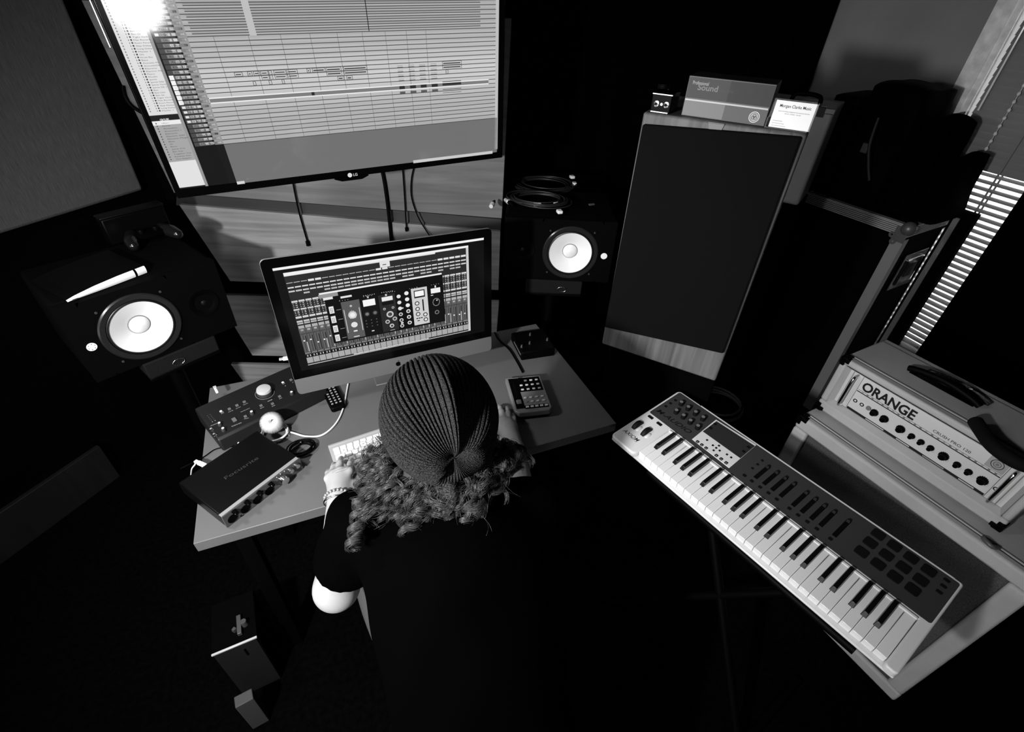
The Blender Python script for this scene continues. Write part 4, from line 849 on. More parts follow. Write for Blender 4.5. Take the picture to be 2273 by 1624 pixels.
for c in range(NC):
    u = c*cwid; a, bq = u+cwid*.08, u+cwid*.92
    hs = c in (3, 4, 13, 14) or c > 22
    for v, h, g in ((.098, .006, 205), (.142, .012, 235), (.178, .014, 215), (.21, .014, 200), (.28, .018, 225), (.365, .016, 215), (.445, .02, 225), (.49, .018, 210), (.515, .014, 190)):
        if v == .098 and hs: Q(a, bq, v-.006, v+.014, 225)
        elif v == .21 and r2_.random() < .3: continue
        else: Q(a, bq, v, v+h, g if v != .515 else 200); Q(a+cwid*.1, bq-cwid*.1, v+h*.4, v+h*.55, 120, 3)
    for v in (.305, .325, .345, .39, .405, .425):
        Q(a+cwid*.1, a+cwid*.2, v, v+.008, 210); Q(bq-cwid*.3, bq-cwid*.15, v, v+.008, 225); Q(a+cwid*.4, a+cwid*.5, v, v+.006, 160)
    Q(a, bq, .545, .575, 175); Q(u+cwid*.02, u+cwid*.98, .575, .88, 92); Q(a+cwid*.2, a+cwid*.62, .585, .605, 190); Q(a, bq, .63, .645, 60)
    fy = .70+.06*r2_.random(); Q(a+cwid*.28, a+cwid*.36, .65, .84, 30, 3); Q(a+cwid*.2, a+cwid*.45, fy, fy+.014, 235, 4); Q(a+cwid*.62, a+cwid*.75, .66, .84, 15, 3)
    if r2_.random() < .4: Q(a+cwid*.64, a+cwid*.73, .73, .84, 220, 4)
    Q(a, bq, .845, .868, 55, 3)
    for k in range(4): Q(a+cwid*(.05+.2*k), a+cwid*(.15+.2*k), .85, .862, 190, 4)
    Q(u, u+cwid, .872, .905, 8, 3); Q(a+cwid*.15, a+cwid*.35, .878, .898, 170, 4); Q(a+cwid*.6, a+cwid*.75, .878, .898, 200, 4)
    Q(u+cwid*.04, u+cwid*.96, .91, .975, 168, 3); Q(u-cwid*.03, u+cwid*.03, .60, .985, 15, 4)
Q(.26, .72, .978, .986, 240, 4)
Q(.485, .54, .035, .09, 225, 3); Q(.50, .52, .06, .068, 60, 4)
# plug-in window
Q(.165, .835, .262, .81, 4, 5); Q(.145, .83, .245, .262, 238, 6); Q(.14, .24, .262, .30, 150, 6); Q(.16, .21, .30, .325, 230, 7); Q(.25, .31, .315, .335, 225, 7); Q(.27, .83, .262, .335, 28, 5)
for k in range(12): Q(.37+.012*k+(.03 if k > 5 else 0), .374+.012*k+(.03 if k > 5 else 0), .345, .352, 200, 7)
def PQ_(u0, u1, v0, v1, g, l=7): Q(u0, u1, v0, v1, g, l)
def kn(u, v, r, g, l=9, core=None):
    cx, cz = xL+(xR-xL)*u, zT-(zT-zB)*v; n = 14
    s.quad([(cx+r*math.cos(2*pi*k/n), -.0012-.00025*l, cz+r*math.sin(2*pi*k/n)) for k in range(n)], 0, lin(g))
    if core is not None: s.quad([(cx+r*.6*math.cos(2*pi*k/n), -.0012-.00025*(l+1), cz+r*.6*math.sin(2*pi*k/n)) for k in range(n)], 0, lin(core))
for v in (.40, .505, .61, .715): Q(.178, .203, v, v+.075, 232, 7); [Q(.184+.008*(k % 2), .188+.008*(k % 2), v+.02+.017*(k//2), v+.029+.017*(k//2), 20, 8) for k in range(6)]; Q(.215, .24, v+.045, v+.05, 150, 7)
Q(.245, .345, .375, .795, 88, 6); kn(.295, .43, .0035, 190); kn(.295, .53, .0125, 205, core=235); kn(.295, .64, .0095, 225); Q(.285, .306, .705, .72, 230, 8); Q(.28, .312, .772, .782, 220, 8)
for k in range(11):
    a = pi*(1.25-1.5*k/10); kn(.295+.033*math.cos(a)*.62, .53-.05*math.sin(a)*.95, .0013, 200)
Q(.252, .256, .46, .72, 200, 8); Q(.335, .339, .46, .72, 200, 8)
Q(.35, .445, .375, .795, 10, 6); Q(.362, .43, .395, .465, 245, 7); Q(.39, .398, .36, .38, 200, 8); kn(.375, .55, .0085, 40, core=120); kn(.42, .55, .0085, 40, core=110)
for k in range(9): Q(.36+.03*(k % 3), .366+.03*(k % 3), .62+.035*(k//3), .628+.035*(k//3), 110, 7)
Q(.385, .40, .745, .757, 215, 8)
Q(.45, .545, .375, .795, 38, 6); Q(.468, .53, .40, .445, 235, 7); Q(.466, .532, .455, .49, 10, 7); Q(.49, .50, .37, .39, 210, 8)
for (u, v, r) in ((.475, .53, .004), (.525, .53, .004), (.503, .60, .011), (.483, .68, .007), (.527, .66, .007), (.505, .735, .007)): kn(u, v, r, 200, core=70)
kn(.505, .735, .0065, 235); Q(.492, .52, .785, .79, 190, 7)
Q(.55, .635, .375, .80, 5, 6)
for k in range(6):
    kn(.565, .42+.068*k, .0062, 225, core=60 if k > 2 else None); kn(.612, .40+.068*k, .0066, 235, core=70 if k > 2 else None)
Q(.56, .575, .72, .735, 240, 8); Q(.565, .585, .55, .565, 215, 8)
Q(.64, .735, .365, .79, 205, 6); Q(.655, .72, .39, .475, 20, 7); Q(.66, .714, .40, .458, 245, 8); Q(.70, .708, .50, .635, 10, 8)
for v in (.535, .60, .66): kn(.668, v, .0075, 60, core=225)
for v in (.68, .74): kn(.712, v, .0075, 60, core=225)
for k in range(3): Q(.655+.014*k, .666+.014*k, .705, .717, 15, 8)
Q(.66, .675, .735, .745, 15, 8)
Q(.74, .83, .375, .79, 8, 6); Q(.757, .815, .40, .455, 240, 7); Q(.782, .79, .37, .395, 230, 8); Q(.755, .77, .47, .48, 200, 7)
for k in range(16):
    a = 2*pi*k/16; kn(.785+.033*math.cos(a)*.62, .56-.042*math.sin(a), .0013, 190)
kn(.79, .54, .0022, 235); kn(.785, .68, .0075, 120, core=10)
for k in range(40): Q(.24+.0145*k, .244+.0145*k, .356-(0 if k % 5 else .004), .361, 170 if k % 9 < 4 else 10, 7)
part('screen', s, GLOW, gls)
lgm = MB(); c = imf.at((884, 807), 1, 0); R_ = .0088; pts = []
for k in range(40):
    a = 2*pi*k/40+pi/2; r = R_*(1-.16*math.exp(-((math.cos(a))/.28)**2) if math.sin(a) > 0 else 1-.10*math.exp(-((math.cos(a))/.25)**2))
    x, z_ = r*math.cos(a)*.93, r*math.sin(a)
    dx, dz_ = x-R_*1.22, z_-R_*.18; dd = math.hypot(dx, dz_)
    if dd < R_*.52: x = R_*1.22-math.sqrt(max((R_*.52)**2-dz_**2, 0))
    pts.append((c[0]+x, c[2]+z_))
lgm.prism(pts, -.0009, -.0005, ax=1)
lf = [(0, 0), (.35, .25), (.62, .8), (.6, 1.0), (.25, .75), (0, .3)]
lgm.prism([(c[0]+p[0]*R_*.7, c[2]+R_*1.0+p[1]*R_*.55) for p in lf], -.0009, -.0005, ax=1)
part('logo', lgm, BLACKG, chn)
# ------------------------------------------------------------------ small things on the desk
DZ = .7502
# wireless keyboard
k0 = atz((700+345/9.02, 900+858/9.02), DZ+.012)
okf = Fr((-.5032, .9755, DZ), 30.6)
ky = thing('computer_keyboard', okf, 'slim silver computer keyboard with white keys under the left hand', 'keyboard')
b = MB(); b.hexa([(-.018, -.105, 0), (.263, -.105, 0), (.263, .025, 0), (-.018, .025, 0)], [(-.018, -.105, .005), (.263, -.105, .005), (.263, .025, .012), (-.018, .025, .012)]); part('base', b, mat('kb_aluminium', .33, .45, spec=.4), ky, bevel=.0015)
b = MB(); b.cyl((-.018, .019, .0065), (.263, .019, .0065), .0065, 16); part('battery_tube', b, mat('kb_aluminium', .33, .45), ky, smooth=40)
rows = [(0.0, .009, [1]*14, 0), (-.0145, .0155, [1]*13+[1.5], 0), (-.0335, .0155, [1.5]+[1]*12+[1.0], 0), (-.0525, .0155, [1.75]+[1]*11+[1.75], 0), (-.0715, .0155, [2.25]+[1]*10+[2.25], 0), (-.0905, .0165, [1, 1, 1, 1.25, 5.2, 1.25, 1, 1, 1, 1], 0)]
q = MB()
lets = ['', '`1234567890-=', '\tQWERTYUIOP[]', ' ASDFGHJKL;\'', ' ZXCVBNM,./', '']
for ri, (yy, hh, ws, _) in enumerate(rows):
    x = -.0095; tot = sum(ws); uu = .0190 if ri else .0190*14.5/14
    for wi_, w_ in enumerate(ws):
        xa, xb_ = x+.0014, x+w_*uu*(14.5/tot if ri else 1)-.0014; x += w_*uu*(14.5/tot if ri else 1)
        zb = .005+.007*(yy-hh/2+.105)/.13; b = MB(); b.prism(rrect(xa, xb_, yy-hh/2, yy+hh/2, .0018, 3), zb, zb+.0022); part('key', b, mat('kb_key', .80, .4), ky)
        t_ = lets[ri][wi_] if wi_ < len(lets[ri]) else ''
        if t_.strip(): write(q, t_, ((xa+xb_)/2-.0018, yy-.0022, zb+.0024), ((xa+xb_)/2+.0018, yy-.0022, zb+.0024), .0045, (0, 1, 0), .28)
part('printing', q, PRINT, ky)
# monitor controller
gf = Fr(atz((496, 1003), DZ), 48.0)
gk = thing('monitor_controller', gf, 'wedge-shaped dark monitor controller with one large grey volume knob', 'audio controller')
GW, GD, gz0, gz1 = .342, .170, .040, .060
SLP = math.degrees(math.atan2(gz1-gz0, GD))
b = MB(); b.hexa([(0, .0, 0), (GW, .0, 0), (GW, GD, 0), (0, GD, 0)], [(0, .014, gz0), (GW, .014, gz0), (GW, GD, gz1), (0, GD, gz1)]); part('housing', b, mat('controller_black', .0055, .5, spec=.3), gk, bevel=.006, seg=3)
gt = Fr(gf.W((0, .014, gz0+.0004)), 48.0, SLP)
ge = Matrix.Translation((0, .014, gz0+.0004)) @ Matrix.Rotation(math.radians(SLP), 4, 'X')
def gpart(name, b, m, **k): o = part(name, b, m, gk, **k); o.matrix_local = ge; return o
ZG = lambda x, y: (400+x/6.766, 780+y/6.766)
G = lambda p, off=0.0: gt.at(ZG(*p), 2, off)
c = G((1272, 625)); b = MB(); b.lathe([(.0285, .0005), (.0285, .0012), (.027, .0012)], (c[0], c[1], 0), None, 40); gpart('knob_ring', b, mat('ring_grey', .15, .4))
b = MB(); b.lathe([(.0235, .001), (.0235, .012), (.0225, .014)], (c[0], c[1], 0), None, 48); b.lathe([(.0225, .014), (.0205, .0205), (.018, .0215), (.0001, .022)], (c[0], c[1], 0), None, 48, 1)
gpart('volume_knob', b, [mat('knob_skirt', .03, .5), mat('knob_cap', .42, .4)], smooth=50)
for p in ((743, 868), (857, 815), (967, 762), (635, 920), (983, 980), (1218, 818), (1390, 790), (1497, 680), (1553, 480), (1667, 432)):
    c = G(p); b = MB(); b.prism(rrect(c[0]-.0042, c[0]+.0042, c[1]-.0042, c[1]+.0042, .001), 0, .004); gpart('push_button', b, mat('button_grey', .10, .5), bevel=.0006)
c = G((815, 1030)); b = MB(); b.prism(rrect(c[0]-.0055, c[0]+.0055, c[1]-.008, c[1]+.008, .001), 0, .004); gpart('talkback_button', b, mat('button_grey', .10, .5), bevel=.0006)
for p, r in (((600, 1105), .0058), ((655, 1185), .0062), ((1082, 935), .0062), ((1680, 640), .0062)):
    c = G(p); b = MB(); b.lathe([(r, 0), (r*.85, .010), (r*.6, .0115)], (c[0], c[1], 0), None, 18); b.lathe([(r*.6, .0115), (.0001, .0118)], (c[0], c[1], 0), None, 18, 1); gpart('small_knob', b, [mat('knob_skirt', .03, .5), mat('pale_cap', .7, .35)], smooth=50)
for p in ((610, 895), (1540, 462)):
    c = G(p, .004); b = MB(); b.lathe([(.0036, .003), (.0036, .0046), (.0001, .005)], (c[0], c[1], 0), None, 16)
    m_ = mat('lit_button', .9, .4);
    gpart('lit_button', b, m_)
for p in ((473, 1172), (520, 1250)):
    c = G(p); b = MB(); b.lathe([(.0065, 0), (.0065, .0015), (.0038, .002), (.0030, .0005)], (c[0], c[1], 0), None, 22); gpart('headphone_jack', b, CHROME, smooth=40)
q = MB()
def gw(st, pa, pb, h, ink=.35): a = G(pa, .0006); c = G(pb, .0006); d_ = c-a; write(q, st, a, c, h, (-d_[1], d_[0], 0), ink, .01)
gw('BIG KNOB', (1520, 362), (1690, 290), .006, .5); gw('MONITOR SOURCE SELECT', (630, 855), (900, 735), .0024, .3); gw('STUDIO', (460, 1120), (560, 1078), .0024, .35); gw('SPEAKERS SELECT', (910, 912), (1050, 850), .0022, .3); gw('TALKBACK LEVEL', (770, 1132), (925, 1070), .0034, .3); gw('MONITOR SELECT', (1545, 425), (1680, 370), .0028, .4); gw('VOLUME', (1315, 755), (1385, 722), .003, .45)
gw('2TR', (725, 915), (800, 882), .0022, .35); gw('DVD', (840, 862), (910, 830), .0022, .35); gw('DAW', (950, 806), (1020, 775), .0022, .35); gw('MUTE', (1205, 858), (1262, 832), .0022, .4); gw('DIM', (1380, 828), (1425, 808), .0022, .4); gw('MONO', (1490, 715), (1532, 695), .0022, .4); gw('PHONES', (960, 1015), (1030, 1000), .0022, .35)
c = G((1473, 378)); n_ = 24
for k in range(n_):
    a, a2 = 2*pi*k/n_, 2*pi*(k+1)/n_; q.quad([(c[0]+.0046*math.cos(a), c[1]+.0046*math.sin(a), .0007), (c[0]+.0052*math.cos(a), c[1]+.0052*math.sin(a), .0007), (c[0]+.0052*math.cos(a2), c[1]+.0052*math.sin(a2), .0007), (c[0]+.0046*math.cos(a2), c[1]+.0046*math.sin(a2), .0007)], 0, .45)
q.quad([(c[0]-.0015, c[1]-.003, .0007), (c[0]+.0015, c[1]-.003, .0007), (c[0]+.0012, c[1]+.0005, .0007), (c[0]-.0012, c[1]+.0005, .0007)], 0, .5); q.quad([(c[0]+.0018*math.cos(2*pi*k/10), c[1]+.0022+.0016*math.sin(2*pi*k/10), .0007) for k in range(10)], 0, .5)
for k in range(6):
    for j in range(2): c = G((395+18*k+j*40, 945+22*k-j*18)); q.quad([(c[0]-.001, c[1]-.0006, .0007), (c[0]+.001, c[1]-.0006, .0007), (c[0]+.001, c[1]+.0006, .0007), (c[0]-.001, c[1]+.0006, .0007)], 0, .15 if k < 5 else .7)
for p in ((1035, 655), (1400, 470), (1580, 517), (1692, 463)): c = G(p); q.quad([(c[0]-.0016, c[1]-.0006, .0007), (c[0]+.0016, c[1]-.0006, .0007), (c[0]+.0016, c[1]+.0006, .0007), (c[0]-.0016, c[1]+.0006, .0007)], 0, .45)
gpart('printing', q, PRINT)
# audio interface
ff = Fr((-.694, .707, DZ), 59.3); FWd, FDp, FHt = .232, .188, .046
fi = thing('audio_interface', ff, 'black audio interface with a row of round inputs, at the desk front left', 'audio interface')
b = MB(); b.box(0, FWd, .006, FDp, .004, FHt); part('housing', b, mat('interface_black', .0012, .35, spec=.25), fi, bevel=.003)
b = MB(); b.hexa([(0, .0, .002), (FWd, .0, .002), (FWd, .006, .002), (0, .006, .002)], [(0, .0, FHt-.001), (FWd, .0, FHt-.001), (FWd, .006, FHt-.001), (0, .006, FHt-.001)]); part('front_plate', b, mat('plate_grey', .055, .35, spec=.4), fi, bevel=.001)
b = MB(); b.box(.0, FWd-.004, .0015, .012, FHt-.0005, FHt+.0006); part('trim_strip', b, mat('trim_strip', .22, .5), fi)
ZI = lambda x, y: (420+x/6.013, 960+y/6.013)
I_ = lambda p, off=0.0: ff.at(ZI(*p), 1, off)
Rf = rotm(0, 90)
for p in ((575, 1135), (750, 1015), (912, 893), (1070, 775)):
    c = I_(p); b = MB(); b.lathe([(.0125, 0), (.0125, .0015), (.0105, .0018), (.0100, -.002)], (c[0], 0, max(.0145, min(c[2], .018))), Rf, 28); b.lathe([(.0100, .0005), (.0001, .0005)], (c[0], 0, max(.0145, min(c[2], .018))), Rf, 28); part('combo_input', b, BLACK, fi, smooth=40)
for p in ((600, 1035), (765, 910), (930, 785), (1085, 665)):
    c = I_(p, -.004); b = MB(); b.lathe([(.0065, 0), (.0055, .013), (.0001, .0135)], (c[0], 0, .0365), Rf, 20); part('gain_knob', b, BLACKG, fi, smooth=40)
    b = MB(); b.ball((c[0]-.004, -.0135, .0395), .0014, 8); part('knob_glint', b, CHROME, fi)
c = I_((1265, 645), -.006); b = MB(); b.lathe([(.0130, 0), (.0122, .010), (.0112, .016)], (c[0], 0, .023), Rf, 36); b.lathe([(.0112, .016), (.0001, .0165)], (c[0], 0, .023), Rf, 36, 1); part('monitor_knob', b, [CHROME, MID], fi, smooth=40)
for p in ((1345, 490), (1430, 430)):
    c = I_(p, -.004); b = MB(); b.lathe([(.0065, 0), (.0058, .012), (.0001, .0125)], (c[0], 0, .034), Rf, 24); part('headphone_knob', b, CHROME, fi, smooth=40)
for p in ((1170, 595), (1218, 550), (1270, 515), (1468, 515), (1010, 865), (690, 1108)):
    c = I_(p); b = MB(); b.lathe([(.0022, 0), (.0018, .002), (.0001, .0022)], (c[0], 0, c[2] if .006 < c[2] < .042 else .03), Rf, 12); part('indicator', b, CHROME if p[1] < 600 else BLACK, fi, smooth=40)
q = MB(); ftop = Fr(ff.W((0, 0, FHt+.0004)), 59.3)
a = ftop.at(ZI(490, 625), 2, 0); c = ftop.at(ZI(930, 345), 2, 0); d_ = c-a
write(q, 'Focusrite', (a[0], a[1], FHt+.0004), (c[0], c[1], FHt+.0004), .012, (-d_[1], d_[0], 0), .035)
part('brand_lettering', q, PRINTG, fi); q = MB()
for x in (.03, .075, .12, .165): q.quad([(x, -.0004, .043), (x+.022, -.0004, .043), (x+.022, -.0004, .0435), (x, -.0004, .0435)], 0, .4); q.quad([(x+.033, -.0004, .006), (x+.0335, -.0004, .006), (x+.0335, -.0004, .02), (x+.033, -.0004, .02)], 0, .3)
part('panel_marks', q, PRINTG, fi)
# apple on its cable coil
ca = atz((612, 965), DZ); WH = mat('white_cable', .72, .4)
def coil(c, r, turns, rr, m, name, label, seed=1, jit=.12, tilt=0.0, extra=None, el=1.0, rot=0.0):
    r_ = np.random.default_rng(seed); P = []; ph = r_.uniform(0, 6, 4)
    for i in range(int(turns*24)+1):
        a = i/24*2*pi; k = r*(1+jit*math.sin(a*.37+ph[0])*.8+jit*.4*math.sin(a*1.3+ph[1]))
        x, y = k*math.cos(a), k*math.sin(a)*el; x, y = x*math.cos(rot)-y*math.sin(rot), x*math.sin(rot)+y*math.cos(rot)
        P.append((c[0]+x+.3*r*jit*math.sin(a*.21+ph[2]), c[1]+y, c[2]+rr+2*rr*(i/24)*.75+tilt*y))
    P = P+(extra or []); b = MB(); b.tube(P, rr, 7); return tag(part(name, b, m, smooth=60), label, 'cable')
e1 = [atz(u, DZ+.004) for u in ((650, 960), (680, 968), (715, 965), (745, 940), (762, 905), (772, 855), (776, 835))]
coil((ca[0], ca[1], DZ), .036, 3.0, .0026, WH, 'white_cable', 'white cable coiled under the apple and curving away under the computer', 2, .10)
b = MB(); b.tube(smooth_path([(ca[0]+.036, ca[1]+.01, DZ+.006)]+e1, 8), .0029, 8); b.tube(smooth_path([(ca[0]-.036, ca[1]+.0, DZ+.006)]+[atz(u, DZ+.004) for u in ((577, 950), (545, 962), (532, 975), (529, 985))], 8), .0026, 8)
o = part('white_lead', b, WH, smooth=60); tag(o, 'long white lead sweeping across the desk from the coil to the computer', 'cable')
apl = thing('apple', Fr((ca[0]-.001, ca[1]+.004, DZ+.0155), 0), 'round glossy apple sitting on the coiled white cable', 'fruit')
b = MB(); pr_ = []
for i in range(25):
    a = -pi/2+pi*i/24; r = .0335*math.cos(a)*(1+.09*math.sin(a)); z_ = .033*math.sin(a)
    if a > 1.0: z_ -= .010*((a-1.0)/.57)**2
    if a < -1.1: z_ += .005*((-a-1.1)/.47)**2
    pr_.append((max(r, .0001), z_+.031))
b.lathe(pr_, (0, 0, 0), None, 48)
def applemat():
    m = bpy.data.materials.new('apple_skin'); m.use_nodes = True; nt = m.node_tree; bb = nt.nodes['Principled BSDF']; tc = nt.nodes.new('ShaderNodeTexCoord')
    sp_ = nt.nodes.new('ShaderNodeSeparateXYZ'); nt.links.new(tc.outputs['Object'], sp_.inputs[0]); at = nt.nodes.new('ShaderNodeMath'); at.operation = 'ARCTAN2'; nt.links.new(sp_.outputs[1], at.inputs[0]); nt.links.new(sp_.outputs[0], at.inputs[1])
    cb_ = nt.nodes.new('ShaderNodeCombineXYZ'); nt.links.new(at.outputs[0], cb_.inputs[0]); nt.links.new(sp_.outputs[2], cb_.inputs[2])
    mp = nt.nodes.new('ShaderNodeMapping'); mp.inputs['Scale'].default_value = (9, 1, 25); nt.links.new(cb_.outputs[0], mp.inputs[0])
    n = nt.nodes.new('ShaderNodeTexNoise'); n.inputs['Scale'].default_value = 1.4; n.inputs['Detail'].default_value = 4; nt.links.new(mp.outputs[0], n.inputs[0])
    r = nt.nodes.new('ShaderNodeMapRange'); r.inputs[1].default_value = .035; r.inputs[2].default_value = .066; r.inputs[3].default_value = .03; r.inputs[4].default_value = .62
    ad = nt.nodes.new('ShaderNodeMath'); ad.operation = 'MULTIPLY_ADD'; ad.inputs[1].default_value = .03; nt.links.new(n.outputs[0], ad.inputs[0]); nt.links.new(sp_.outputs[2], ad.inputs[2]); sb = nt.nodes.new('ShaderNodeMath'); sb.operation = 'SUBTRACT'; sb.inputs[1].default_value = .015; nt.links.new(ad.outputs[0], sb.inputs[0])
    nt.links.new(sb.outputs[0], r.inputs[0]); nt.links.new(r.outputs[0], bb.inputs['Base Color']); bb.inputs['Roughness'].default_value = .25; return m
fl = part('flesh', b, applemat(), apl, smooth=80); AR = Matrix.Translation((0, 0, .031)) @ Matrix.Rotation(math.radians(34), 4, 'Z') @ Matrix.Rotation(math.radians(38), 4, 'X') @ Matrix.Translation((0, 0, -.031)); fl.matrix_local = AR
b = MB(); b.tube([(0, 0, .052), (.001, .001, .060), (.003, .002, .066)], [.0012, .001, .0014], 6); part('stalk', b, DARK, apl).matrix_local = AR
# black coiled lead on the desk, right of the interface
cc = atz((672, 1000), DZ)
coil((cc[0], cc[1], DZ), .033, 6.5, .0019, BLACK, 'black_cable', 'thin black cable wound in a coil at the right end of the audio interface', 5, .16, el=.8, rot=.6)
b = MB(); p_ = [atz((646, 998), DZ+.02), atz((668, 981), DZ+.02)]; b.tube(p_, .0016, 6); b.ball(p_[1], .0026, 10); tag(part('metal_pin', b, CHROME, smooth=60), 'thin shiny metal plug pin beside the black coil', 'plug')
# remote control
ra = [atz(u, DZ+.018) for u in ((722, 868), (752, 858), (768, 897), (735, 908))]
rf = Fr((ra[3][0], ra[3][1], DZ), math.degrees(math.atan2((ra[2]-ra[3])[1], (ra[2]-ra[3])[0])))
rc = thing('remote_control', rf, 'black remote control with rows of small pale buttons under the computer', 'remote control')
b = MB(); b.prism(rrect(0, .046, 0, .165, .009), 0, .018); part('body', b, BLACK, rc, bevel=.003)
for i in range(3):
    for j in range(9):
        b = MB(); x, y = .010+.013*i, .022+.0135*j; b.prism(rrect(x-.0032, x+.0032, y-.0025, y+.0025, .001), .018, .0195); part('button', b, mat('remote_button', .35 if 0 else .30, .5), rc)
# transport controller
fa = [atz(u, DZ+.033) for u in ((1144, 917), (1228, 908), (1213, 829), (1126, 833))]
tfF = Fr((fa[0][0], fa[0][1], DZ), math.degrees(math.atan2((fa[1]-fa[0])[1], (fa[1]-fa[0])[0])))
UW = float(np.linalg.norm(fa[1]-fa[0])); UD = .178
tc_ = thing('fader_controller', tfF, 'grey desktop fader controller with rows of small pale buttons, on the right of the desk', 'audio controller')
b = MB(); b.prism([(.012, 0), (UW-.012, 0), (UW, .012), (UW, UD), (0, UD), (0, .012)], .012, .033); part('housing', b, mat('fader_grey', .17, .4), tc_, bevel=.003)
b = MB(); b.prism([(.014, .006), (UW-.014, .006), (UW-.004, .018), (UW-.004, UD), (.004, UD), (.004, .018)], 0, .012); part('base', b, BLACK, tc_)
TF = Fr(tfF.W((0, 0, .0335)), math.degrees(math.atan2(tfF.R[1, 0], tfF.R[0, 0])))
ZT = lambda x, y: (1060+x/4.511, 640+y/4.511); T_ = lambda p: TF.at(ZT(*p), 2, 0)
b = MB(); e_ = UD-.008; b.box(.008, .036, .018, e_, .0332, .0338); b.box(.036, UW-.008, .098, e_, .0332, .0338); part('black_panel', b, BLACK, tc_)
b = MB(); b.box(.036, UW-.010, .014, .030, .0332, .0338); part('black_panel', b, BLACK, tc_)
b = MB(); b.box(.020, .0225, .035, .15, .0338, .0342); part('fader_slot', b, mat('slot_black', .0025, .8), tc_)
b = MB(); b.hexa([(.013, .040, .034), (.030, .040, .034), (.030, .058, .034), (.013, .058, .034)], [(.015, .045, .042), (.028, .045, .042), (.028, .053, .042), (.015, .053, .042)]); part('fader_cap', b, mat('fader_cap', .10, .4), tc_, bevel=.0006)
BT = mat('pale_button', .55, .45)
def ub(x, y, w_=.0095, h_=.0062, m=BT):
    b = MB(); b.prism(rrect(x-w_/2, x+w_/2, y-h_/2, y+h_/2, .0015), .0335, .0362); part('button', b, m, tc_, bevel=.0004)
for i in range(5): ub(.044+.0165*i*(UW-.06)/.066/1.02, .022, .0105, .007)
g4 = [(.046+(UW-.066)/3*i) for i in range(4)]
for i in range(4):
    ub(g4[i], .046, m=BT if i else MID); ub(g4[i], .066)
    ub(g4[i], .108); ub(g4[i], .130)
    if i: ub(g4[i], .153, m=BT if i > 1 else MID)
b = MB(); b.lathe([(.0045, .0335), (.004, .043), (.0001, .0435)], (.044, .158, 0), None, 18); part('pan_knob', b, BLACK, tc_, smooth=40)
q = MB(); write(q, 'PreSonus', (.045, .0055, .0334), (.078, .0055, .0334), .0042, (0, 1, 0), .02); part('printing', q, PRINT, tc_)
b = MB(); b.tube(smooth_path([atz(u, DZ+.006) for u in ((1098, 738), (1108, 755), (1130, 775), (1146, 800), (1160, 826))], 8), .0032, 8)
tag(part('black_lead', b, BLACK, smooth=60), 'black lead running from the desk edge to the grey fader controller', 'cable')
# small black box at the back right
ba = [atz(u, DZ+.036) for u in ((1158, 783), (1233, 772), (1190, 728), (1128, 735))]
bfz = Fr((ba[0][0], ba[0][1], DZ), math.degrees(math.atan2((ba[1]-ba[0])[1], (ba[1]-ba[0])[0])))
bb_ = thing('effects_box', bfz, 'small black box with shiny switches at the back right corner of the desk', 'audio box')
bwd = float(np.linalg.norm(ba[1]-ba[0])); bdp = float(np.linalg.norm(ba[3]-ba[0]))*.92
b = MB(); b.box(0, bwd, 0, bdp, 0, .036); part('housing', b, BLACK, bb_, bevel=.004)
for x, y in ((.35, .35), (.5, .75), (.08, .25), (.9, .4)):
    b = MB(); b.lathe([(.005, .036), (.004, .042), (.003, .047), (.0001, .048)], (bwd*x, bdp*y, 0), None, 14); part('switch', b, mat('dull_steel', .25, .3, metal=.9), bb_, smooth=50)
b = MB()
for k in range(8): b.box(-.0006, 0, .01+.011*k, .018+.011*k, .018, .024)
part('label_marks', b, MID, bb_)
# connectors at the left desk edge
def plug(u, z, yw_, label, L_=.028, r=.006, tail=None):
    p = atz(u, z); pf = Fr(p, yw_); o = thing('white_plug', pf, label, 'plug'); b = MB(); b.box(0, L_, -r, r, -.004, .004); part('body', b, WHITEP, o, bevel=.0015)
    b = MB(); b.box(-.012, 0, -.0045, .0045, -.0025, .0025); part('collar', b, mat('pale_collar', .5, .4), o)
    if tail: b = MB(); b.tube(smooth_path([(-.012, 0, 0)]+[tuple(pf.L(atz(t_, zt_))) for t_, zt_ in tail], 6), .002, 7); part('lead', b, WH, o, smooth=60)
plug((440, 1026), DZ+.02, -22, 'small white plug pushed into the back of the audio interface', tail=[((433, 1030), DZ+.02), ((426, 1040), DZ-.0), ((424, 1054), DZ-.05)])
plug((478, 862), DZ+.045, -50, 'pale plug standing behind the monitor controller', .024, .004)
plug((628, 796), DZ+.06, 20, 'white plug sticking out behind the left edge of the computer', .03, .008)
b = MB(); b.tube(smooth_path([atz(u, DZ+.003) for u in ((400, 1040), (450, 1015), (480, 996), (520, 990), (545, 980))], 8), .0016, 6)
tag(part('thin_cable', b, BLACK, smooth=60), 'thin black wire lying along the left edge of the desk', 'cable')
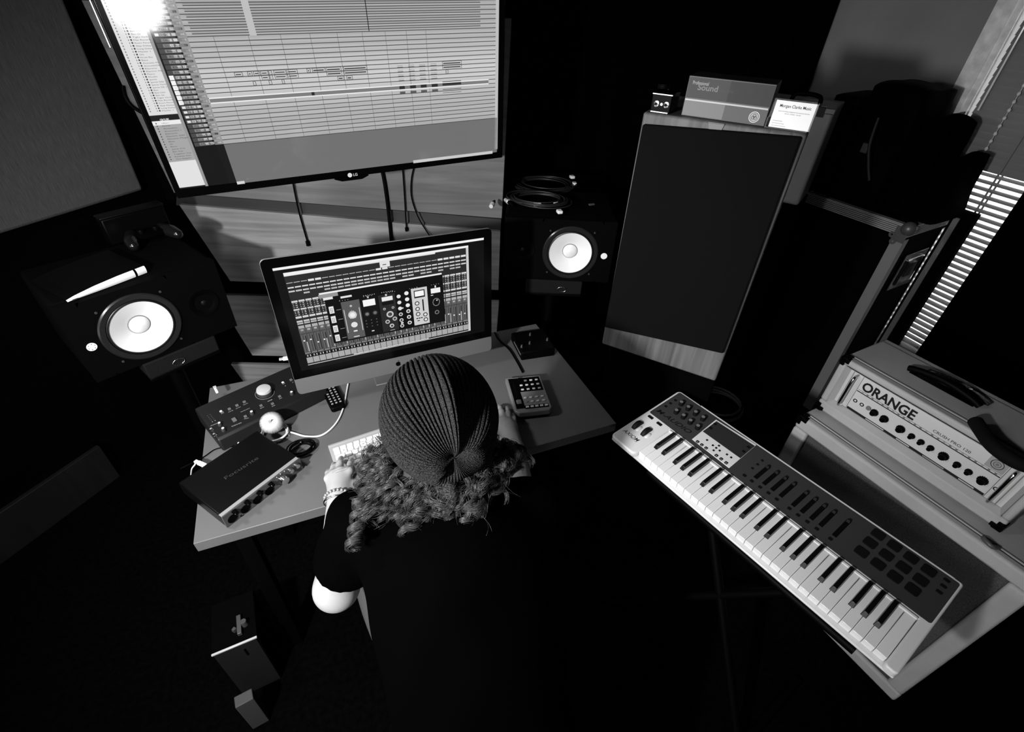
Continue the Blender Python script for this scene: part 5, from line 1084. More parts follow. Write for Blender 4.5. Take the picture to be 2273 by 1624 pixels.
# stacked XLR cables on the right monitor
rt = Fr(mR.W((0, 0, .1305)), -.4)
def onr(u, off=0.0): return rt.W(rt.at(u, 2, off))
CB = mat('black_rubber', .012, .4, spec=.45); zr = float(rt.o[2])
def xcoil(c, a_, b_, rot, turns, name, label, seed, z0):
    r_ = np.random.default_rng(seed); P = []
    for i in range(int(turns*30)):
        t_ = i/30*2*pi; k = 1+.16*math.sin(t_*.31+seed)+.05*math.sin(t_*1.7)
        x, y = a_*k*math.cos(t_), b_*k*math.sin(t_); P.append((c[0]+x*math.cos(rot)-y*math.sin(rot)+.006*math.sin(t_*.13), c[1]+x*math.sin(rot)+y*math.cos(rot), z0+.003+.0018*(i/30)+.0015*math.sin(t_*.5)))
    b = MB(); b.tube(P, .0027, 7); return P, b
cA = onr((1208, 415)); cB = onr((1195, 455))
for (c, a_, b_, rot, n, sd, z0, lab, tap) in ((cA, .115, .095, .1, 10, 1, zr, 'upper coiled black microphone cable with a pale tie on the right studio monitor', ((1275, 408), (1270, 393))), (cB, .105, .078, -.18, 8, 4, zr+.016, 'lower coiled black microphone cable with white tape tabs on the right studio monitor', ((1234, 452), (1242, 470)))):
    o = thing('microphone_cable', Fr((c[0], c[1], zr), 0), lab, 'cable', 'coiled microphone cables')
    P, b = xcoil((0, 0), a_, b_, rot, n, '', '', sd, z0-zr); part('coil', b, CB, o, smooth=60)
    for k, u in enumerate(tap):
        p = onr(u, .016)-o.location; b = MB(); b.box(-.010, .010, -.012, .012, -.005, .007); pt = part('tape_tab', b, mat('white_tape', .75, .6), o, bevel=.003); pt.location = p; pt.rotation_euler = (0, 0, .3*k)
def xlr(ua, ub_, z, label, par=None):
    a = onr(ua, z); c = onr(ub_, z); d_ = (c-a); L_ = np.linalg.norm(d_); d_ /= L_
    yw_ = math.degrees(math.atan2(d_[1], d_[0])); o = thing('xlr_connector', Fr(a, yw_, 0, 0), label, 'connector', 'connectors of the coiled cables')
    b = MB(); Rx = np.array([[0, 0, 1.], [0, 1, 0], [-1, 0, 0]]); b.lathe([(.0001, 0), (.0075, 0), (.0082, .002), (.0082, .016), (.0092, .018), (.0092, .028), (.0075, .030)], (0, 0, 0), Rx, 20); part('shell', b, mat('nickel', .8, .25, metal=.45), o, smooth=40)
    b = MB(); b.lathe([(.0075, .030), (.0075, .045), (.005, .058), (.0032, .066)], (0, 0, 0), Rx, 16); part('boot', b, BLACK, o, smooth=50)
xlr((1184, 455), (1215, 454), .024, 'shiny cable connector lying in the middle of the cable coils')
xlr((1122, 443), (1140, 456), .010, 'dull cable connector at the left edge of the lower coil')
xlr((1090, 458), (1104, 436), .020, 'bright cable connector hanging past the left edge of the right monitor')
b = MB(); b.box(-.012, .012, -.005, .005, 0, .006); o = part('cable_tag', b, mat('tag_dark', .05, .6), bevel=.001); o.matrix_world = Fr(onr((1313, 455), 0), 25).M(); tag(o, 'small dark tag lying right of the cables on the right monitor', 'tag')
# ------------------------------------------------------------------ low things at the left and on the floor
o = thing('wall_plank', lw, 'dim wide wooden plank standing along the foot of the left wall', 'plank')
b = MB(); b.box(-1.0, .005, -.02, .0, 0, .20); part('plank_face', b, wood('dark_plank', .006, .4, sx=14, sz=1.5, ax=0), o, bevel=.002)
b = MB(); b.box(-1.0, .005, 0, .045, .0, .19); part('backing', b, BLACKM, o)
# computer tower style box at the lower left
zq = .30; P_ = [atz(u, zq) for u in ((469, 1454), (570, 1412))]; yl = math.degrees(math.atan2((P_[1]-P_[0])[1], (P_[1]-P_[0])[0])); Wq = float(np.linalg.norm(P_[1]-P_[0]))
uf = Fr((P_[0][0], P_[0][1], 0), yl); o = thing('rack_unit', uf, 'black box with a bright top edge, low on the floor left of the person', 'equipment box')
b = MB(); b.box(0, Wq, 0, .16, 0.0, zq-.003); part('body', b, BLACKM, o, bevel=.002)
b = MB(); b.box(.004, Wq-.004, -.002, .0, .0, zq-.008); part('front', b, mat('front_satin', .012, .4, spec=.2), o)
b = MB(); b.box(0, Wq, -.003, .003, zq-.005, zq+.001); part('top_edge', b, mat('edge_strip', .55, .3, metal=.2), o, bevel=.001)
b = MB(); b.box(Wq*.62, Wq*.67, -.0028, -.002, zq-.075, zq-.035); part('slot', b, BLACK, o)
for (u, r, h_, lab) in (((543, 1384), .010, .02, 'small round knob-like part standing behind the bright-edged box'), ((521, 1398), .008, .012, 'small square block behind the bright-edged box')):
    p = uf.L(atz(u, zq)); b = MB(); b.lathe([(r, 0), (r*.8, h_), (.0001, h_)], (p[0], p[1], zq-.003), None, 14 if r > .009 else 4); q2 = part('round_knob' if r > .009 else 'square_block', b, mat('dim_steel', .09, .3, metal=.5), smooth=40); q2.matrix_world = uf.M(); tag(q2, lab, 'knob' if r > .009 else 'block')
b = MB(); p = uf.L(atz((532, 1388), zq)); b.box(p[0]-.006, p[0]+.006, p[1]-.03, p[1]+.03, zq-.003, zq+.01); q2 = part('ridged_bar', b, mat('dim_steel', .09, .3), bevel=.001); q2.matrix_world = uf.M(); tag(q2, 'short ridged grey bar lying behind the bright-edged box', 'bar')
zq = .18; p = [atz(u, zq) for u in ((520, 1556), (560, 1535))]; yl = math.degrees(math.atan2((p[1]-p[0])[1], (p[1]-p[0])[0])); bxf = Fr((p[0][0], p[0][1], 0), yl)
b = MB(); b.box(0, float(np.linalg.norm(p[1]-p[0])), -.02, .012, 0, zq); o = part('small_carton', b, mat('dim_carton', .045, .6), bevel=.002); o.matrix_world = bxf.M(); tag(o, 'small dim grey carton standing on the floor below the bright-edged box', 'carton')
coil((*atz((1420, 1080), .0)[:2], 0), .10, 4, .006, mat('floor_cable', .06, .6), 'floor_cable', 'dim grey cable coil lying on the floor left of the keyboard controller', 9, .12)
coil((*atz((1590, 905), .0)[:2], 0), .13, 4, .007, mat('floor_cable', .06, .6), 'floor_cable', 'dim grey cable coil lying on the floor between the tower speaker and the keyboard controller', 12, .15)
# ------------------------------------------------------------------ person
class Vol:
    def __init__(s, lo, hi, h):
        s.lo = np.array(lo, float); s.h = h; s.n = np.ceil((np.array(hi)-s.lo)/h).astype(int)+1; s.F = np.full(s.n, .08, np.float32)
    def sub(s, lo, hi):
        a = np.clip(np.floor((np.array(lo)-s.lo)/s.h).astype(int), 0, s.n); b = np.clip(np.ceil((np.array(hi)-s.lo)/s.h).astype(int)+1, 0, s.n)
        if (b <= a).any(): return None
        g = [s.lo[i]+s.h*np.arange(a[i], b[i]) for i in range(3)]; sl = tuple(slice(a[i], b[i]) for i in range(3))
        return sl, g[0][:, None, None], g[1][None, :, None], g[2][None, None, :]
    def mix(s, sl, d, k, cut=False):
        A = s.F[sl]
        if cut: hh = np.clip(.5-.5*(A+d)/k, 0, 1); s.F[sl] = A*(1-hh)+(-d)*hh+k*hh*(1-hh); return
        hh = np.clip(.5+.5*(A-d)/k, 0, 1); s.F[sl] = A*(1-hh)+d*hh-k*hh*(1-hh)
    def cap(s, a, b, ra, rb, k=.012, sx=None, cut=False):
        a = np.array(a, float); b = np.array(b, float); m = max(ra, rb)+k+.03
        r = s.sub(np.minimum(a, b)-m, np.maximum(a, b)+m)
        if r is None: return
        sl, X, Y, Z = r; d = b-a; L = max(d @ d, 1e-9)
        t = np.clip(((X-a[0])*d[0]+(Y-a[1])*d[1]+(Z-a[2])*d[2])/L, 0, 1)
        q = np.sqrt((X-a[0]-t*d[0])**2+(Y-a[1]-t*d[1])**2+(Z-a[2]-t*d[2])**2)-(ra+(rb-ra)*t)
        s.mix(sl, q.astype(np.float32), k, cut)
    def chain(s, pts, rs, k=.012):
        for i in range(len(pts)-1): s.cap(pts[i], pts[i+1], rs[i], rs[i+1], k)
    def ell(s, c, r3, R=None, k=.015, cut=False):
        c = np.array(c, float); R = np.eye(3) if R is None else R; m = max(r3)+k+.03; r = s.sub(c-m, c+m)
        if r is None: return
        sl, X, Y, Z = r; X = X-c[0]; Y = Y-c[1]; Z = Z-c[2]
        u = [(R[0, i]*X+R[1, i]*Y+R[2, i]*Z)/r3[i] for i in range(3)]
        q = np.sqrt(u[0]**2+u[1]**2+u[2]**2); g = np.sqrt((u[0]/r3[0])**2+(u[1]/r3[1])**2+(u[2]/r3[2])**2)+1e-6
        s.mix(sl, (q*(q-1)/g).astype(np.float32), k, cut)
    def plane(s, p, n):     # remove the side n points to
        p = np.array(p, float); n = np.array(n, float); n /= np.linalg.norm(n)
        g = [s.lo[i]+s.h*np.arange(s.n[i]) for i in range(3)]
        d = (g[0][:, None, None]-p[0])*n[0]+(g[1][None, :, None]-p[1])*n[1]+(g[2][None, None, :]-p[2])*n[2]
        s.F = np.maximum(s.F, d.astype(np.float32))
    def mesh(s, name, m, parent=None, relax=2):
        F = s.F; N = F < 0; nx, ny, nz = F.shape
        c = np.zeros((nx-1, ny-1, nz-1), np.int8)
        for i in (0, 1):
            for j in (0, 1):
                for k in (0, 1): c += N[i:nx-1+i, j:ny-1+j, k:nz-1+k]
        act = (c > 0) & (c < 8); idx = np.full(act.shape, -1, np.int64); I = np.argwhere(act); idx[act] = np.arange(len(I))
        P = np.zeros((len(I), 3)); W = np.zeros(len(I)); i0, j0, k0 = I.T
        cor = [(0, 0, 0), (1, 0, 0), (0, 1, 0), (1, 1, 0), (0, 0, 1), (1, 0, 1), (0, 1, 1), (1, 1, 1)]
        for a in range(8):
            for b_ in range(a+1, 8):
                if sum(abs(cor[a][t]-cor[b_][t]) for t in range(3)) != 1: continue
                fa = F[i0+cor[a][0], j0+cor[a][1], k0+cor[a][2]]; fb = F[i0+cor[b_][0], j0+cor[b_][1], k0+cor[b_][2]]
                m2 = (fa < 0) != (fb < 0); t = fa/(fa-fb+1e-12)
                pa = np.array(cor[a]); pb = np.array(cor[b_]); q = pa[None, :]+t[:, None]*(pb-pa)[None, :]
                P[m2] += q[m2]; W[m2] += 1
        P = (P/W[:, None]+I)*s.h+s.lo
        Fs = []
        for ax in range(3):
            u, v = (ax+1) % 3, (ax+2) % 3
            sl0 = [slice(None)]*3; sl1 = [slice(None)]*3; sl0[ax] = slice(0, F.shape[ax]-1); sl1[ax] = slice(1, None)
            A = N[tuple(sl0)]; B = N[tuple(sl1)]; E_ = np.argwhere(A != B)
            E_ = E_[(E_[:, u] > 0) & (E_[:, v] > 0) & (E_[:, u] < F.shape[u]-1) & (E_[:, v] < F.shape[v]-1)]
            ins = A[tuple(E_.T)]; q = []
            for du, dv in ((0, 0), (-1, 0), (-1, -1), (0, -1)):
                w_ = E_.copy(); w_[:, u] += du; w_[:, v] += dv; q.append(idx[tuple(w_.T)])
            q = np.stack(q, 1); q[~ins] = q[~ins][:, ::-1]; Fs.append(q)
        Fq = np.concatenate(Fs); Fq = Fq[(Fq >= 0).all(1)]
        for _ in range(relax):
            S_ = np.zeros_like(P); Wn = np.zeros(len(P))
            for a in range(4):
                np.add.at(S_, Fq[:, a], P[Fq[:, (a+1) % 4]]+P[Fq[:, (a+3) % 4]]); np.add.at(Wn, Fq[:, a], 2)
            P = .5*P+.5*S_/np.maximum(Wn, 1)[:, None]
        return npmesh(name, P, Fq, m, parent)
def npmesh(name, P, Q, m, parent=None, smooth=True):
    me = bpy.data.meshes.new(name); P = np.asarray(P, np.float32); Q = np.asarray(Q, np.int32)
    me.vertices.add(len(P)); me.vertices.foreach_set('co', P.ravel()); k = Q.shape[1]
    me.loops.add(Q.size); me.loops.foreach_set('vertex_index', Q.ravel()); me.polygons.add(len(Q)); me.polygons.foreach_set('loop_start', np.arange(0, Q.size, k, dtype=np.int32))
    me.update(calc_edges=True); me.validate()
    if smooth: me.polygons.foreach_set('use_smooth', np.ones(len(me.polygons), bool))
    me.materials.append(m); o = bpy.data.objects.new(name, me); COL.objects.link(o)
    if parent: o.parent = parent; o.matrix_parent_inverse = parent.matrix_world.inverted()
    return o
PB = np.array([-.02, .22, .48])
per = thing('person', tuple(PB), 'seated person in a dark ribbed beanie and black t-shirt, typing at the desk', 'person')
bpy.context.view_layer.update()
SKIN = mat('skin', .33, .5, spec=.35, var=.05, scale=25, bump=.1, bscale=500)
Hc = np.array([-.145, .70, 1.17]); HR = rotm(22, -38)          # head: local y forward, tipped down to the screen
hd_ = lambda p: Hc+HR @ np.array(p, float)
V_ = Vol((-.56, .34, .66), (.28, 1.20, 1.34), .0042)
V_.ell(Hc, (.076, .097, .108), HR)
V_.ell(hd_((0, .045, -.055)), (.056, .055, .065), HR, .03)
V_.cap(hd_((0, .088, -.035)), hd_((0, .105, -.052)), .010, .015, .01)         # nose
V_.ell(hd_((0, .092, -.083)), (.024, .010, .010), HR, .01); V_.ell(hd_((0, .082, -.112)), (.024, .018, .016), HR, .02)
for s_ in (-1, 1):
    V_.ell(hd_((s_*.078, .0, -.03)), (.008, .018, .030), HR, .006); V_.ell(hd_((s_*.03, .083, -.02)), (.016, .008, .011), HR, .008, cut=True); V_.ell(hd_((s_*.03, .078, -.02)), (.012, .011, .010), HR, .003)
V_.cap(hd_((0, -.015, -.07)), (-.11, .58, 1.01), .052, .052, .03)
ShL, ElL, WrL = np.array([-.297, .592, .972]), np.array([-.372, .560, .765]), np.array([-.428, .775, .800])
ShR, ElR, WrR = np.array([.060, .650, .955]), np.array([.050, .745, .775]), np.array([.022, .985, .782])
V_.cap((-.11, .57, .99), (-.10, .54, .95), .05, .06, .04); V_.cap(ShL, ShR, .05, .05, .05)
for S_, E_, W_ in ((ShL, ElL, WrL), (ShR, ElR, WrR)):
    V_.chain([S_, S_*.5+E_*.5, E_], [.050, .048, .047], .03); m1 = E_*.72+W_*.28+np.array([0, 0, -.004]); V_.chain([E_, m1, W_], [.046, .041, .0265], .02)
def hand(W_, kn, tips, thumb, rk, lift=.014):
    """five fingers fan from the wrist: knuckles, tips, thumb (base, joint, tip)"""
    for i, (k_, t_) in enumerate(zip(kn, tips)):
        k_ = np.array(k_, float); t_ = np.array(t_, float); V_.cap(W_, k_, .018, rk[i]*1.25, .014)
        m1 = k_*.55+t_*.45+np.array([0, 0, lift]); m2 = k_*.22+t_*.78+np.array([0, 0, lift*.75])
        V_.cap(k_, m1, rk[i]*1.12, rk[i], .004); V_.cap(m1, m2, rk[i], rk[i]*.9, .004); V_.cap(m2, t_, rk[i]*.9, rk[i]*.78, .003)
        V_.ell(k_+np.array([0, 0, rk[i]*.35]), (rk[i]*1.15,)*3, None, .008)
    b_, j_, t_ = [np.array(q, float) for q in thumb]; V_.cap(W_, b_, .018, .014, .014); V_.cap(b_, j_, .0125, .0105, .006); V_.cap(j_, t_, .0105, .008, .004)
    c = sum(np.array(k_, float) for k_ in kn)/4; V_.cap(W_*.65+c*.35, W_*.25+c*.75, .021, .018, .015)
U = atz
kL = [U((728, 1062), .805), U((741, 1052), .813), U((756, 1046), .820), U((775, 1045), .817)]
tL = [U((731, 1046), .772), U((743, 1030), .773), U((758, 1016), .774), U((782, 1021), .774)]
hand(WrL, kL, tL, [U((790, 1075), .795), U((800, 1055), .782), U((806, 1040), .773)], [.0078, .0086, .0090, .0086], .010)
kR = [U((1142, 947), .785), U((1131, 938), .792), U((1119, 934), .794), U((1106, 936), .790)]
tR = [U((1139, 920), .762), U((1125, 905), .763), U((1108, 902), .764), U((1094, 908), .764)]
hand(WrR, kR, tR, [U((1100, 968), .782), U((1088, 950), .772), U((1084, 932), .766)], [.0078, .0086, .0090, .0086], .010)
body = V_.mesh('body', SKIN, per, 2)
# nails
nm = MB()
for t_, k_ in list(zip(tL, kL))+list(zip(tR, kR)):
    d_ = (t_-k_); d_ /= np.linalg.norm(d_); nm.ball(t_+np.array([0, 0, .0055])-d_*.002, .0048, 8, 0, (1, 1, .35))
part('fingernails', nm, mat('nail', .62, .3), per, smooth=60).matrix_parent_inverse = per.matrix_world.inverted()
em = MB()
for s_ in (-1, 1): em.ball(hd_((s_*.03, .083, -.02)), .010, 12)
part('eyes', em, mat('eye', .6, .2), per, smooth=60).matrix_parent_inverse = per.matrix_world.inverted()
# mouse under the right hand
mo = U((1112, 930), .75); mo = thing('mouse', Fr((mo[0]+.004, mo[1]+.0, DZ), 24), 'white computer mouse almost hidden under the right hand', 'mouse')
b = MB(); b.ball((0, 0, 0), .03, 24, 0, (.95, 1.7, .42)); b.v = [(x, y, max(z, 0)) for x, y, z in b.v]; part('shell', b, WHITEP, mo, smooth=60)
# t-shirt
T = Vol((-.50, .06, .50), (.30, .86, 1.10), .0062)
nk = np.array([-.10, .555, 1.0])
T.cap(ShL+np.array([.03, 0, -.01]), ShR+np.array([-.03, 0, -.01]), .078, .078, .05)
T.cap((-.17, .52, .93), (-.075, .30, .60), .105, .108, .06); T.cap((-.01, .57, .93), (.05, .34, .60), .11, .12, .06); T.cap((-.09, .53, .95), (-.01, .30, .56), .12, .13, .06)
T.cap((-.1, .52, .97), (-.11, .565, 1.0), .09, .070, .05)
for S_, E_ in ((ShL, ElL), (ShR, ElR)):
    e_ = S_*.25+E_*.75; T.chain([S_, S_*.5+E_*.5, e_], [.066, .063, .062], .03)
V2 = np.random.default_rng(2)
for S_, E_, W_ in ((ShL, ElL, WrL), (ShR, ElR, WrR)):
    e_ = S_*.36+E_*.64; d_ = (E_-S_)/np.linalg.norm(E_-S_)
    r = T.sub(e_-.12, e_+.12)
    if r:
        sl, X, Y, Z = r; pl_ = ((X-e_[0])*d_[0]+(Y-e_[1])*d_[1]+(Z-e_[2])*d_[2]); near = np.sqrt((X-E_[0])**2+(Y-E_[1])**2+(Z-E_[2])**2)-.13
        T.F[sl] = np.where(near < 0, np.maximum(T.F[sl], pl_), T.F[sl]).astype(np.float32)
g = [T.lo[i]+T.h*np.arange(T.n[i]) for i in range(3)]
wr = .0035*np.sin(38*(g[0][:, None, None]+.6*g[2][None, None, :])+3*np.sin(9*g[1][None, :, None]))*np.sin(21*g[2][None, None, :]+14*g[1][None, :, None]); T.F = T.F+wr.astype(np.float32)
T.plane((0, 0, .535), (0, 0, -1))
T.mesh('t_shirt', mat('tshirt_cotton', .0006, .95, spec=.006, sheen=.0, bump=.4, bscale=700), per, 3)
# jeans and shoes
J = Vol((-.52, -.02, .0), (.30, 1.05, .66), .010)
hipL, hipR = np.array([-.10, .33, .51]), np.array([.05, .36, .53]); knL, knR = np.array([-.37, .76, .55]), np.array([.02, .86, .53])
J.cap((-.01, .25, .52), (.05, .28, .52), .12, .12, .05); J.chain([hipL, knL], [.085, .068], .04); J.chain([hipR, knR], [.10, .072], .04)
anL, anR = np.array([-.28, .72, .12]), np.array([.03, .84, .12]); J.chain([knL, anL], [.07, .05], .03); J.chain([knR, anR], [.07, .05], .03)
g = [J.lo[i]+J.h*np.arange(J.n[i]) for i in range(3)]
J.F = J.F+(.006*np.sin(60*g[0][:, None, None]+25*g[1][None, :, None])*np.sin(18*g[2][None, None, :]+9*g[1][None, :, None])).astype(np.float32)
J.plane((0, 0, .10), (0, 0, -1))
J.mesh('jeans', mat('jeans_denim', .06, .9, spec=.1, bump=.4, bscale=600), per, 2)
S2 = Vol((-.45, .60, .0), (.20, 1.12, .18), .008)
for a_ in (anL, anR): S2.cap(a_+np.array([0, 0, -.03]), a_+np.array([-.01, -.01, -.07]), .045, .045, .02); S2.cap(a_+np.array([0, 0, -.075]), a_+np.array([-.05, .15, -.08]), .042, .036, .02)
S2.plane((0, 0, .008), (0, 0, -1)); S2.mesh('shoes', BLACK, per, 1)
# bracelets
bpy.context.view_layer.update()
dW = (kL[2]-ElL); dW /= np.linalg.norm(dW); a1 = np.cross(dW, [0, 0, 1.]); a1 /= np.linalg.norm(a1); a2 = np.cross(a1, dW)
cW = WrL+dW*.002+np.array([.0, .0, 0]); bm_ = MB()
for k in range(22):
    a = 2*pi*k/22; bm_.ball(cW+a1*.0325*math.cos(a)+a2*.0315*math.sin(a)+dW*.006*math.sin(a), .0040, 8)
o = part('bead_bracelet', bm_, mat('beads', .26, .35), per, smooth=60); o.matrix_parent_inverse = per.matrix_world.inverted()
bm_ = MB(); c2 = cW-dW*.011; bm_.tube([c2+a1*.034*math.cos(a)+a2*.033*math.sin(a) for a in np.linspace(0, 2*pi, 33)], .0022, 6)
o = part('silver_bracelet', bm_, CHROME, per, smooth=60); o.matrix_parent_inverse = per.matrix_world.inverted()
dR_ = (WrR-ElR); dR_ /= np.linalg.norm(dR_); b1 = np.cross(dR_, [0, 0, 1.]); b1 /= np.linalg.norm(b1); b2 = np.cross(b1, dR_); c3 = WrR-dR_*.012; bm_ = MB()
bm_.lathe([(.029, -.010), (.0315, -.008), (.0315, .008), (.029, .010)], c3, np.stack([b1, b2, dR_], 1), 32)
o = part('wrist_band', bm_, BLACK, per, smooth=40); o.matrix_parent_inverse = per.matrix_world.inverted()
# ---- knitted beanie: ribs run as meridians into the gathered point at the back
Bc = np.array([-.132, .668, 1.205]); pol = np.array([.36, -.88, .02]); pol /= np.linalg.norm(pol)
vw = (CAM-Bc)/np.linalg.norm(CAM-Bc); e1 = np.cross(pol, vw); e1 /= np.linalg.norm(e1); e2 = np.cross(pol, e1)
up_img = CU-pol*(CU @ pol); up_img /= np.linalg.norm(up_img); ph0 = math.atan2(up_img @ e2, up_img @ e1)    # meridian that runs up the picture
NT, NP_, RIB = 150, 1120, 70
th = np.linspace(.012, 2.35, NT)[:, None]; ph = np.linspace(0, 2*pi, NP_, endpoint=False)[None, :]
dphi = (ph-ph0+pi) % (2*pi)-pi
tw_ = .22*np.sin(th*1.1)                                # ribs swirl a little
gx = (RIB*ph/(2*pi)) % 1.0-.5; rib = 1-2*np.exp(-(gx/.16)**2)+0*th
prof_r = 1+0*th
ribA = .0050*np.clip((th-.03)/.25, 0, 1)*(1-.0*th)
X0 = np.sin(th)*np.cos(ph+tw_*0); Y0 = np.sin(th)*np.sin(ph); Z0 = np.cos(th)+0*ph
sgn_ = np.sign((CR @ np.cross(pol, up_img)))
side = dphi
crest = .020*np.exp(-((dphi-.16)/.15)**2)*np.exp(-((th-.85)/.6)**2)
dent = -.016*np.exp(-((dphi-.72)/.34)**2)*np.exp(-((th-.85)/.6)**2)-.007*np.exp(-((dphi+.42)/.22)**2)*np.exp(-((th-.7)/.4)**2)
notch = -.030*np.exp(-((np.abs(dphi)-pi)/.30)**2)*np.exp(-((th-.34)/.20)**2)
puck = -.020*np.exp(-(th/.22)**2)
fold = .0035*np.sin(5*ph+2.2*th+1)*np.exp(-((th-.6)/.5)**2)
R0 = 1.0+(crest+dent+notch+puck+fold+ribA*.62*rib)/.115
D3 = X0[..., None]*e1+Y0[..., None]*e2+Z0[..., None]*pol
# ellipsoid: wide across, long front-back, aligned with the head
HA = np.stack([np.array([math.cos(math.radians(20)), math.sin(math.radians(20)), 0]), np.array([-math.sin(math.radians(20)), math.cos(math.radians(20)), 0]), np.array([0, 0, 1.])], 1)
sc3 = np.array([.1075, .128, .113])
loc_ = D3 @ HA
rad = 1/np.sqrt((loc_/sc3[None, None, :])**2 @ np.ones(3))
Pn = Bc+D3*(rad*R0)[..., None]
pass
ii = np.arange(NT-1)[:, None]*NP_; jj = np.arange(NP_)[None, :]; j2 = (jj+1) % NP_
Qf = np.stack([ii+jj, ii+j2, ii+NP_+j2, ii+NP_+jj], -1).reshape(-1, 4)
def knit():
    m = bpy.data.materials.new('knit_wool'); m.use_nodes = True; nt = m.node_tree; bb = nt.nodes['Principled BSDF']; tc = nt.nodes.new('ShaderNodeTexCoord')
    v = nt.nodes.new('ShaderNodeTexVoronoi'); v.inputs['Scale'].default_value = 420; n = nt.nodes.new('ShaderNodeTexNoise'); n.inputs['Scale'].default_value = 600; n.inputs['Detail'].default_value = 3
    n2 = nt.nodes.new('ShaderNodeTexNoise'); n2.inputs['Scale'].default_value = 60
    nt.links.new(tc.outputs['Object'], v.inputs[0]); nt.links.new(tc.outputs['Object'], n.inputs[0]); nt.links.new(tc.outputs['Object'], n2.inputs[0])
    r = nt.nodes.new('ShaderNodeMapRange'); r.inputs[1].default_value = .38; r.inputs[2].default_value = .72; r.inputs[3].default_value = .002; r.inputs[4].default_value = .045; nt.links.new(n.outputs[0], r.inputs[0]); nt.links.new(r.outputs[0], bb.inputs['Base Color'])
    bp = nt.nodes.new('ShaderNodeBump'); bp.inputs['Strength'].default_value = .9; bp.inputs['Distance'].default_value = .0016; nt.links.new(v.outputs['Distance'], bp.inputs['Height']); nt.links.new(bp.outputs[0], bb.inputs['Normal'])
    bb.inputs['Roughness'].default_value = .95; bb.inputs['Specular IOR Level'].default_value = .1; return m
hat = npmesh('beanie', Pn.reshape(-1, 3), Qf, knit(), per)
# ---- curly hair
HAIR = mat('hair', .042, .36, spec=.55, var=.5, scale=120)
hv = Vol((-.36, .40, .90), (.12, .90, 1.22), .007)
hv.ell((-.14, .65, 1.10), (.085, .08, .06), None, .03)
for (u, z, r) in (((815, 1040), 1.06, .040), ((850, 1090), 1.03, .040), ((910, 1095), 1.04, .038), ((960, 1110), 1.04, .036), ((1020, 1095), 1.05, .036), ((1065, 1060), 1.06, .036), ((1110, 1030), 1.06, .034)):
    hv.cap(U(u, z-.02), (-.14, .66, 1.09), r*.6, .05, .03)
hv.mesh('hair_mass', mat('hair_dark', .012, .7), per, 2)
SP, SQ = [], []; cnt = 0
def strand(path, rr, r0, turns, ph, n, w0=.0007, fade=.3):
    """one fine hair tube winding round a path"""
    global cnt
    m = len(path); t = np.linspace(0, 1, n); P = np.stack([np.interp(t, np.linspace(0, 1, m), path[:, i]) for i in range(3)], 1)
    T_ = np.gradient(P, axis=0); T_ /= np.linalg.norm(T_, axis=1)[:, None]+1e-9
    A_ = np.cross(T_, np.array([.3, .2, .93])); A_ /= np.linalg.norm(A_, axis=1)[:, None]+1e-9; B_ = np.cross(T_, A_)
    en = np.clip(t/.2, 0, 1)*rr; q = ph+turns*2*pi*t
    P = P+A_*(en*np.cos(q))[:, None]+B_*(en*np.sin(q))[:, None]
    T_ = np.gradient(P, axis=0); T_ /= np.linalg.norm(T_, axis=1)[:, None]+1e-9; A_ = np.cross(T_, np.array([.1, .9, .4])); A_ /= np.linalg.norm(A_, axis=1)[:, None]+1e-9; B_ = np.cross(T_, A_)
    w_ = w0*(1-fade*t**2)
    ring = [P+A_*(w_*math.cos(a))[:, None]+B_*(w_*math.sin(a))[:, None] for a in (0, 2*pi/3, 4*pi/3)]
    VV = np.stack(ring, 1).reshape(-1, 3); i_ = np.arange(n-1)[:, None]*3; j_ = np.arange(3)[None, :]; k_ = (j_+1) % 3
    SQ.append(cnt+np.stack([i_+j_, i_+k_, i_+3+k_, i_+3+j_], -1).reshape(-1, 4)); SP.append(VV); cnt += len(VV)
ends = [((785, 1200), 1.06), ((800, 1165), 1.06), ((835, 1140), 1.07), ((870, 1150), 1.07), ((905, 1185), 1.065), ((950, 1140), 1.07), ((990, 1145), 1.07), ((1030, 1170), 1.06), ((1070, 1150), 1.06), ((1090, 1100), 1.06), ((1125, 1065), 1.06), ((1155, 1040), 1.06)]
starts = [((843, 985), 1.13), ((850, 1010), 1.12), ((862, 1035), 1.11), ((880, 1055), 1.11), ((905, 1065), 1.11), ((940, 1078), 1.11), ((985, 1078), 1.12), ((1020, 1075), 1.12), ((1055, 1062), 1.12), ((1080, 1040), 1.12), ((1095, 1010), 1.12), ((1100, 985), 1.12)]
eN = np.array([U(u, z) for u, z in ends]); sN = np.array([U(u, z) for u, z in starts])
lk = np.random.default_rng(21); NL = 290
for i in range(NL):
    s_ = lk.uniform(0, 11); f = lk.beta(2.2, 1.3) if i % 3 else lk.uniform(.25, .8)
    a = np.array([np.interp(s_, range(12), sN[:, k]) for k in range(3)])+lk.normal(0, .008, 3); se = np.clip(s_+lk.normal(0, .8), 0, 11)
    e_ = np.array([np.interp(se, range(12), eN[:, k]) for k in range(3)]); e_ = a+(e_-a)*f+lk.normal(0, .010, 3)
    mid = (a+e_)/2+np.array([0, 0, .020])+lk.normal(0, .010, 3); mid += vw*.010
    tt = np.linspace(0, 1, 9)[:, None]; path = (1-tt)**2*a+2*tt*(1-tt)*mid+tt**2*e_
    R_ = lk.uniform(.006, .015); tn = lk.uniform(1.6, 3.6)*np.linalg.norm(e_-a)/.09; p0 = lk.uniform(0, 6.28)
    sp_ = lk.uniform(.12, .55)
    for k in range(24): strand(path+lk.normal(0, .0018, 3), R_*lk.uniform(.78, 1.18), 0, tn*(1+lk.normal(0, .018)), p0+lk.normal(0, sp_), 38, .00036)
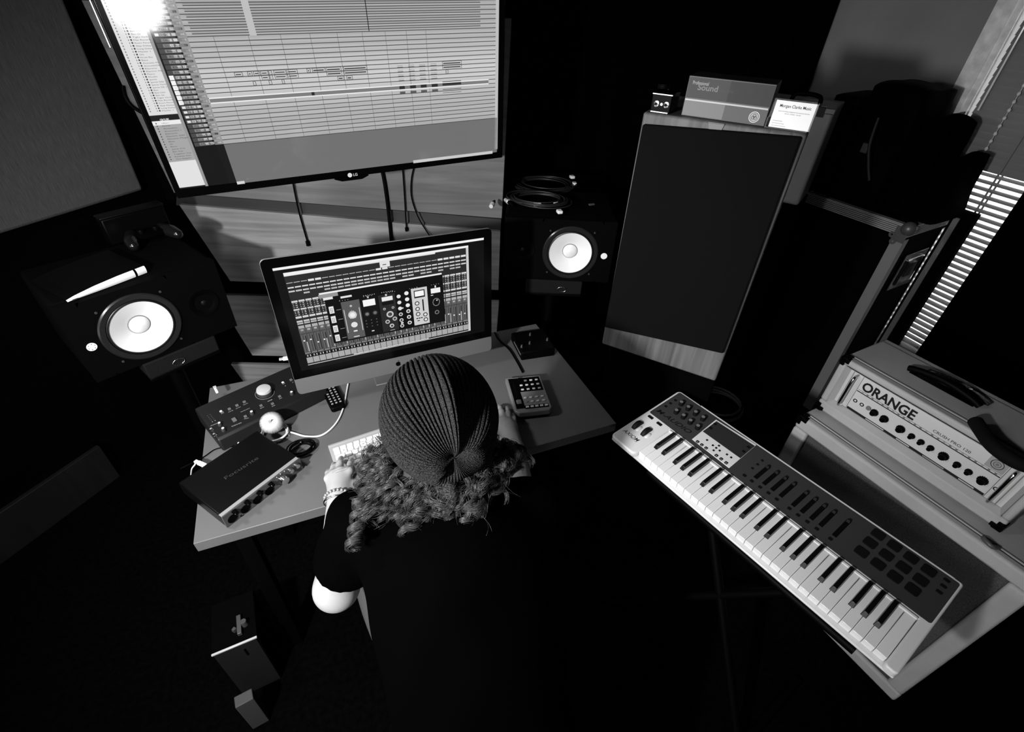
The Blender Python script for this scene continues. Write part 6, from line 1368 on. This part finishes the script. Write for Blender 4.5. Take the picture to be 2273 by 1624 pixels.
# named ringlets that stand out against the shirt
for (ua, za, ub_, zb_, R_, tn) in (((805, 1090), 1.07, (785, 1215), 1.045, .0125, 4.2), ((900, 1085), 1.08, (905, 1182), 1.06, .014, 3.0), ((860, 1060), 1.09, (835, 1130), 1.07, .012, 3.0), ((1045, 1080), 1.09, (1030, 1170), 1.06, .012, 3.4), ((985, 1085), 1.09, (1000, 1150), 1.07, .011, 3.0), ((1085, 1010), 1.08, (1090, 1075), 1.03, .020, 2.0), ((1120, 1000), 1.07, (1150, 1045), 1.03, .013, 2.5)):
    a = U(ua, za); e_ = U(ub_, zb_); tt = np.linspace(0, 1, 9)[:, None]; path = a+(e_-a)*tt+vw*.008
    for k in range(110): strand(path+lk.normal(0, .0016, 3), R_*lk.uniform(.6, 1.15), 0, tn*(1+lk.normal(0, .02)), lk.normal(0, .6), 60, .00034)
# frizz over the keyboard side and flyaways
for i in range(260):
    s_ = lk.uniform(-.5, 3.5) if i % 2 else lk.uniform(0, 11); a = np.array([np.interp(s_, range(12), sN[:, k]) for k in range(3)])+lk.normal(0, .01, 3)
    dr_ = np.array([np.interp(s_, range(12), eN[:, k]) for k in range(3)])-a; dr_ = dr_/np.linalg.norm(dr_)+lk.normal(0, .55, 3)+(-CR*.35 if s_ < 3 else 0)
    e_ = a+dr_*lk.uniform(.02, .05); mid = (a+e_)/2+lk.normal(0, .015, 3); tt = np.linspace(0, 1, 7)[:, None]; path = (1-tt)**2*a+2*tt*(1-tt)*mid+tt**2*e_
    for k in range(2): strand(path+lk.normal(0, .002, 3), lk.uniform(.002, .008), 0, lk.uniform(.5, 2), lk.uniform(0, 6.28), 22, .00028)
npmesh('hair', np.concatenate(SP), np.concatenate(SQ), HAIR, per)
# stool
st = thing('stool', Fr((-.02, .24, 0), 22), 'black round stool under the seated person', 'stool')
b = MB(); b.lathe([(.0001, .345), (.19, .345), (.20, .355), (.20, .380), (.18, .390), (.0001, .390)], (0, 0, 0), None, 40); part('seat', b, BLACKM, st, smooth=40)
b = MB(); b.cyl((0, 0, .05), (0, 0, .345), .025, 16); part('post', b, BLACK, st, smooth=40)
for k in range(5):
    a = k*2*pi/5+.2; b = MB(); b.tube([(0, 0, .07), (.24*math.cos(a), .24*math.sin(a), .045)], [.02, .013], 8); b.ball((.25*math.cos(a), .25*math.sin(a), .025), .025, 10); part('leg', b, mat('leg_plastic', .01, .5), st, smooth=50)
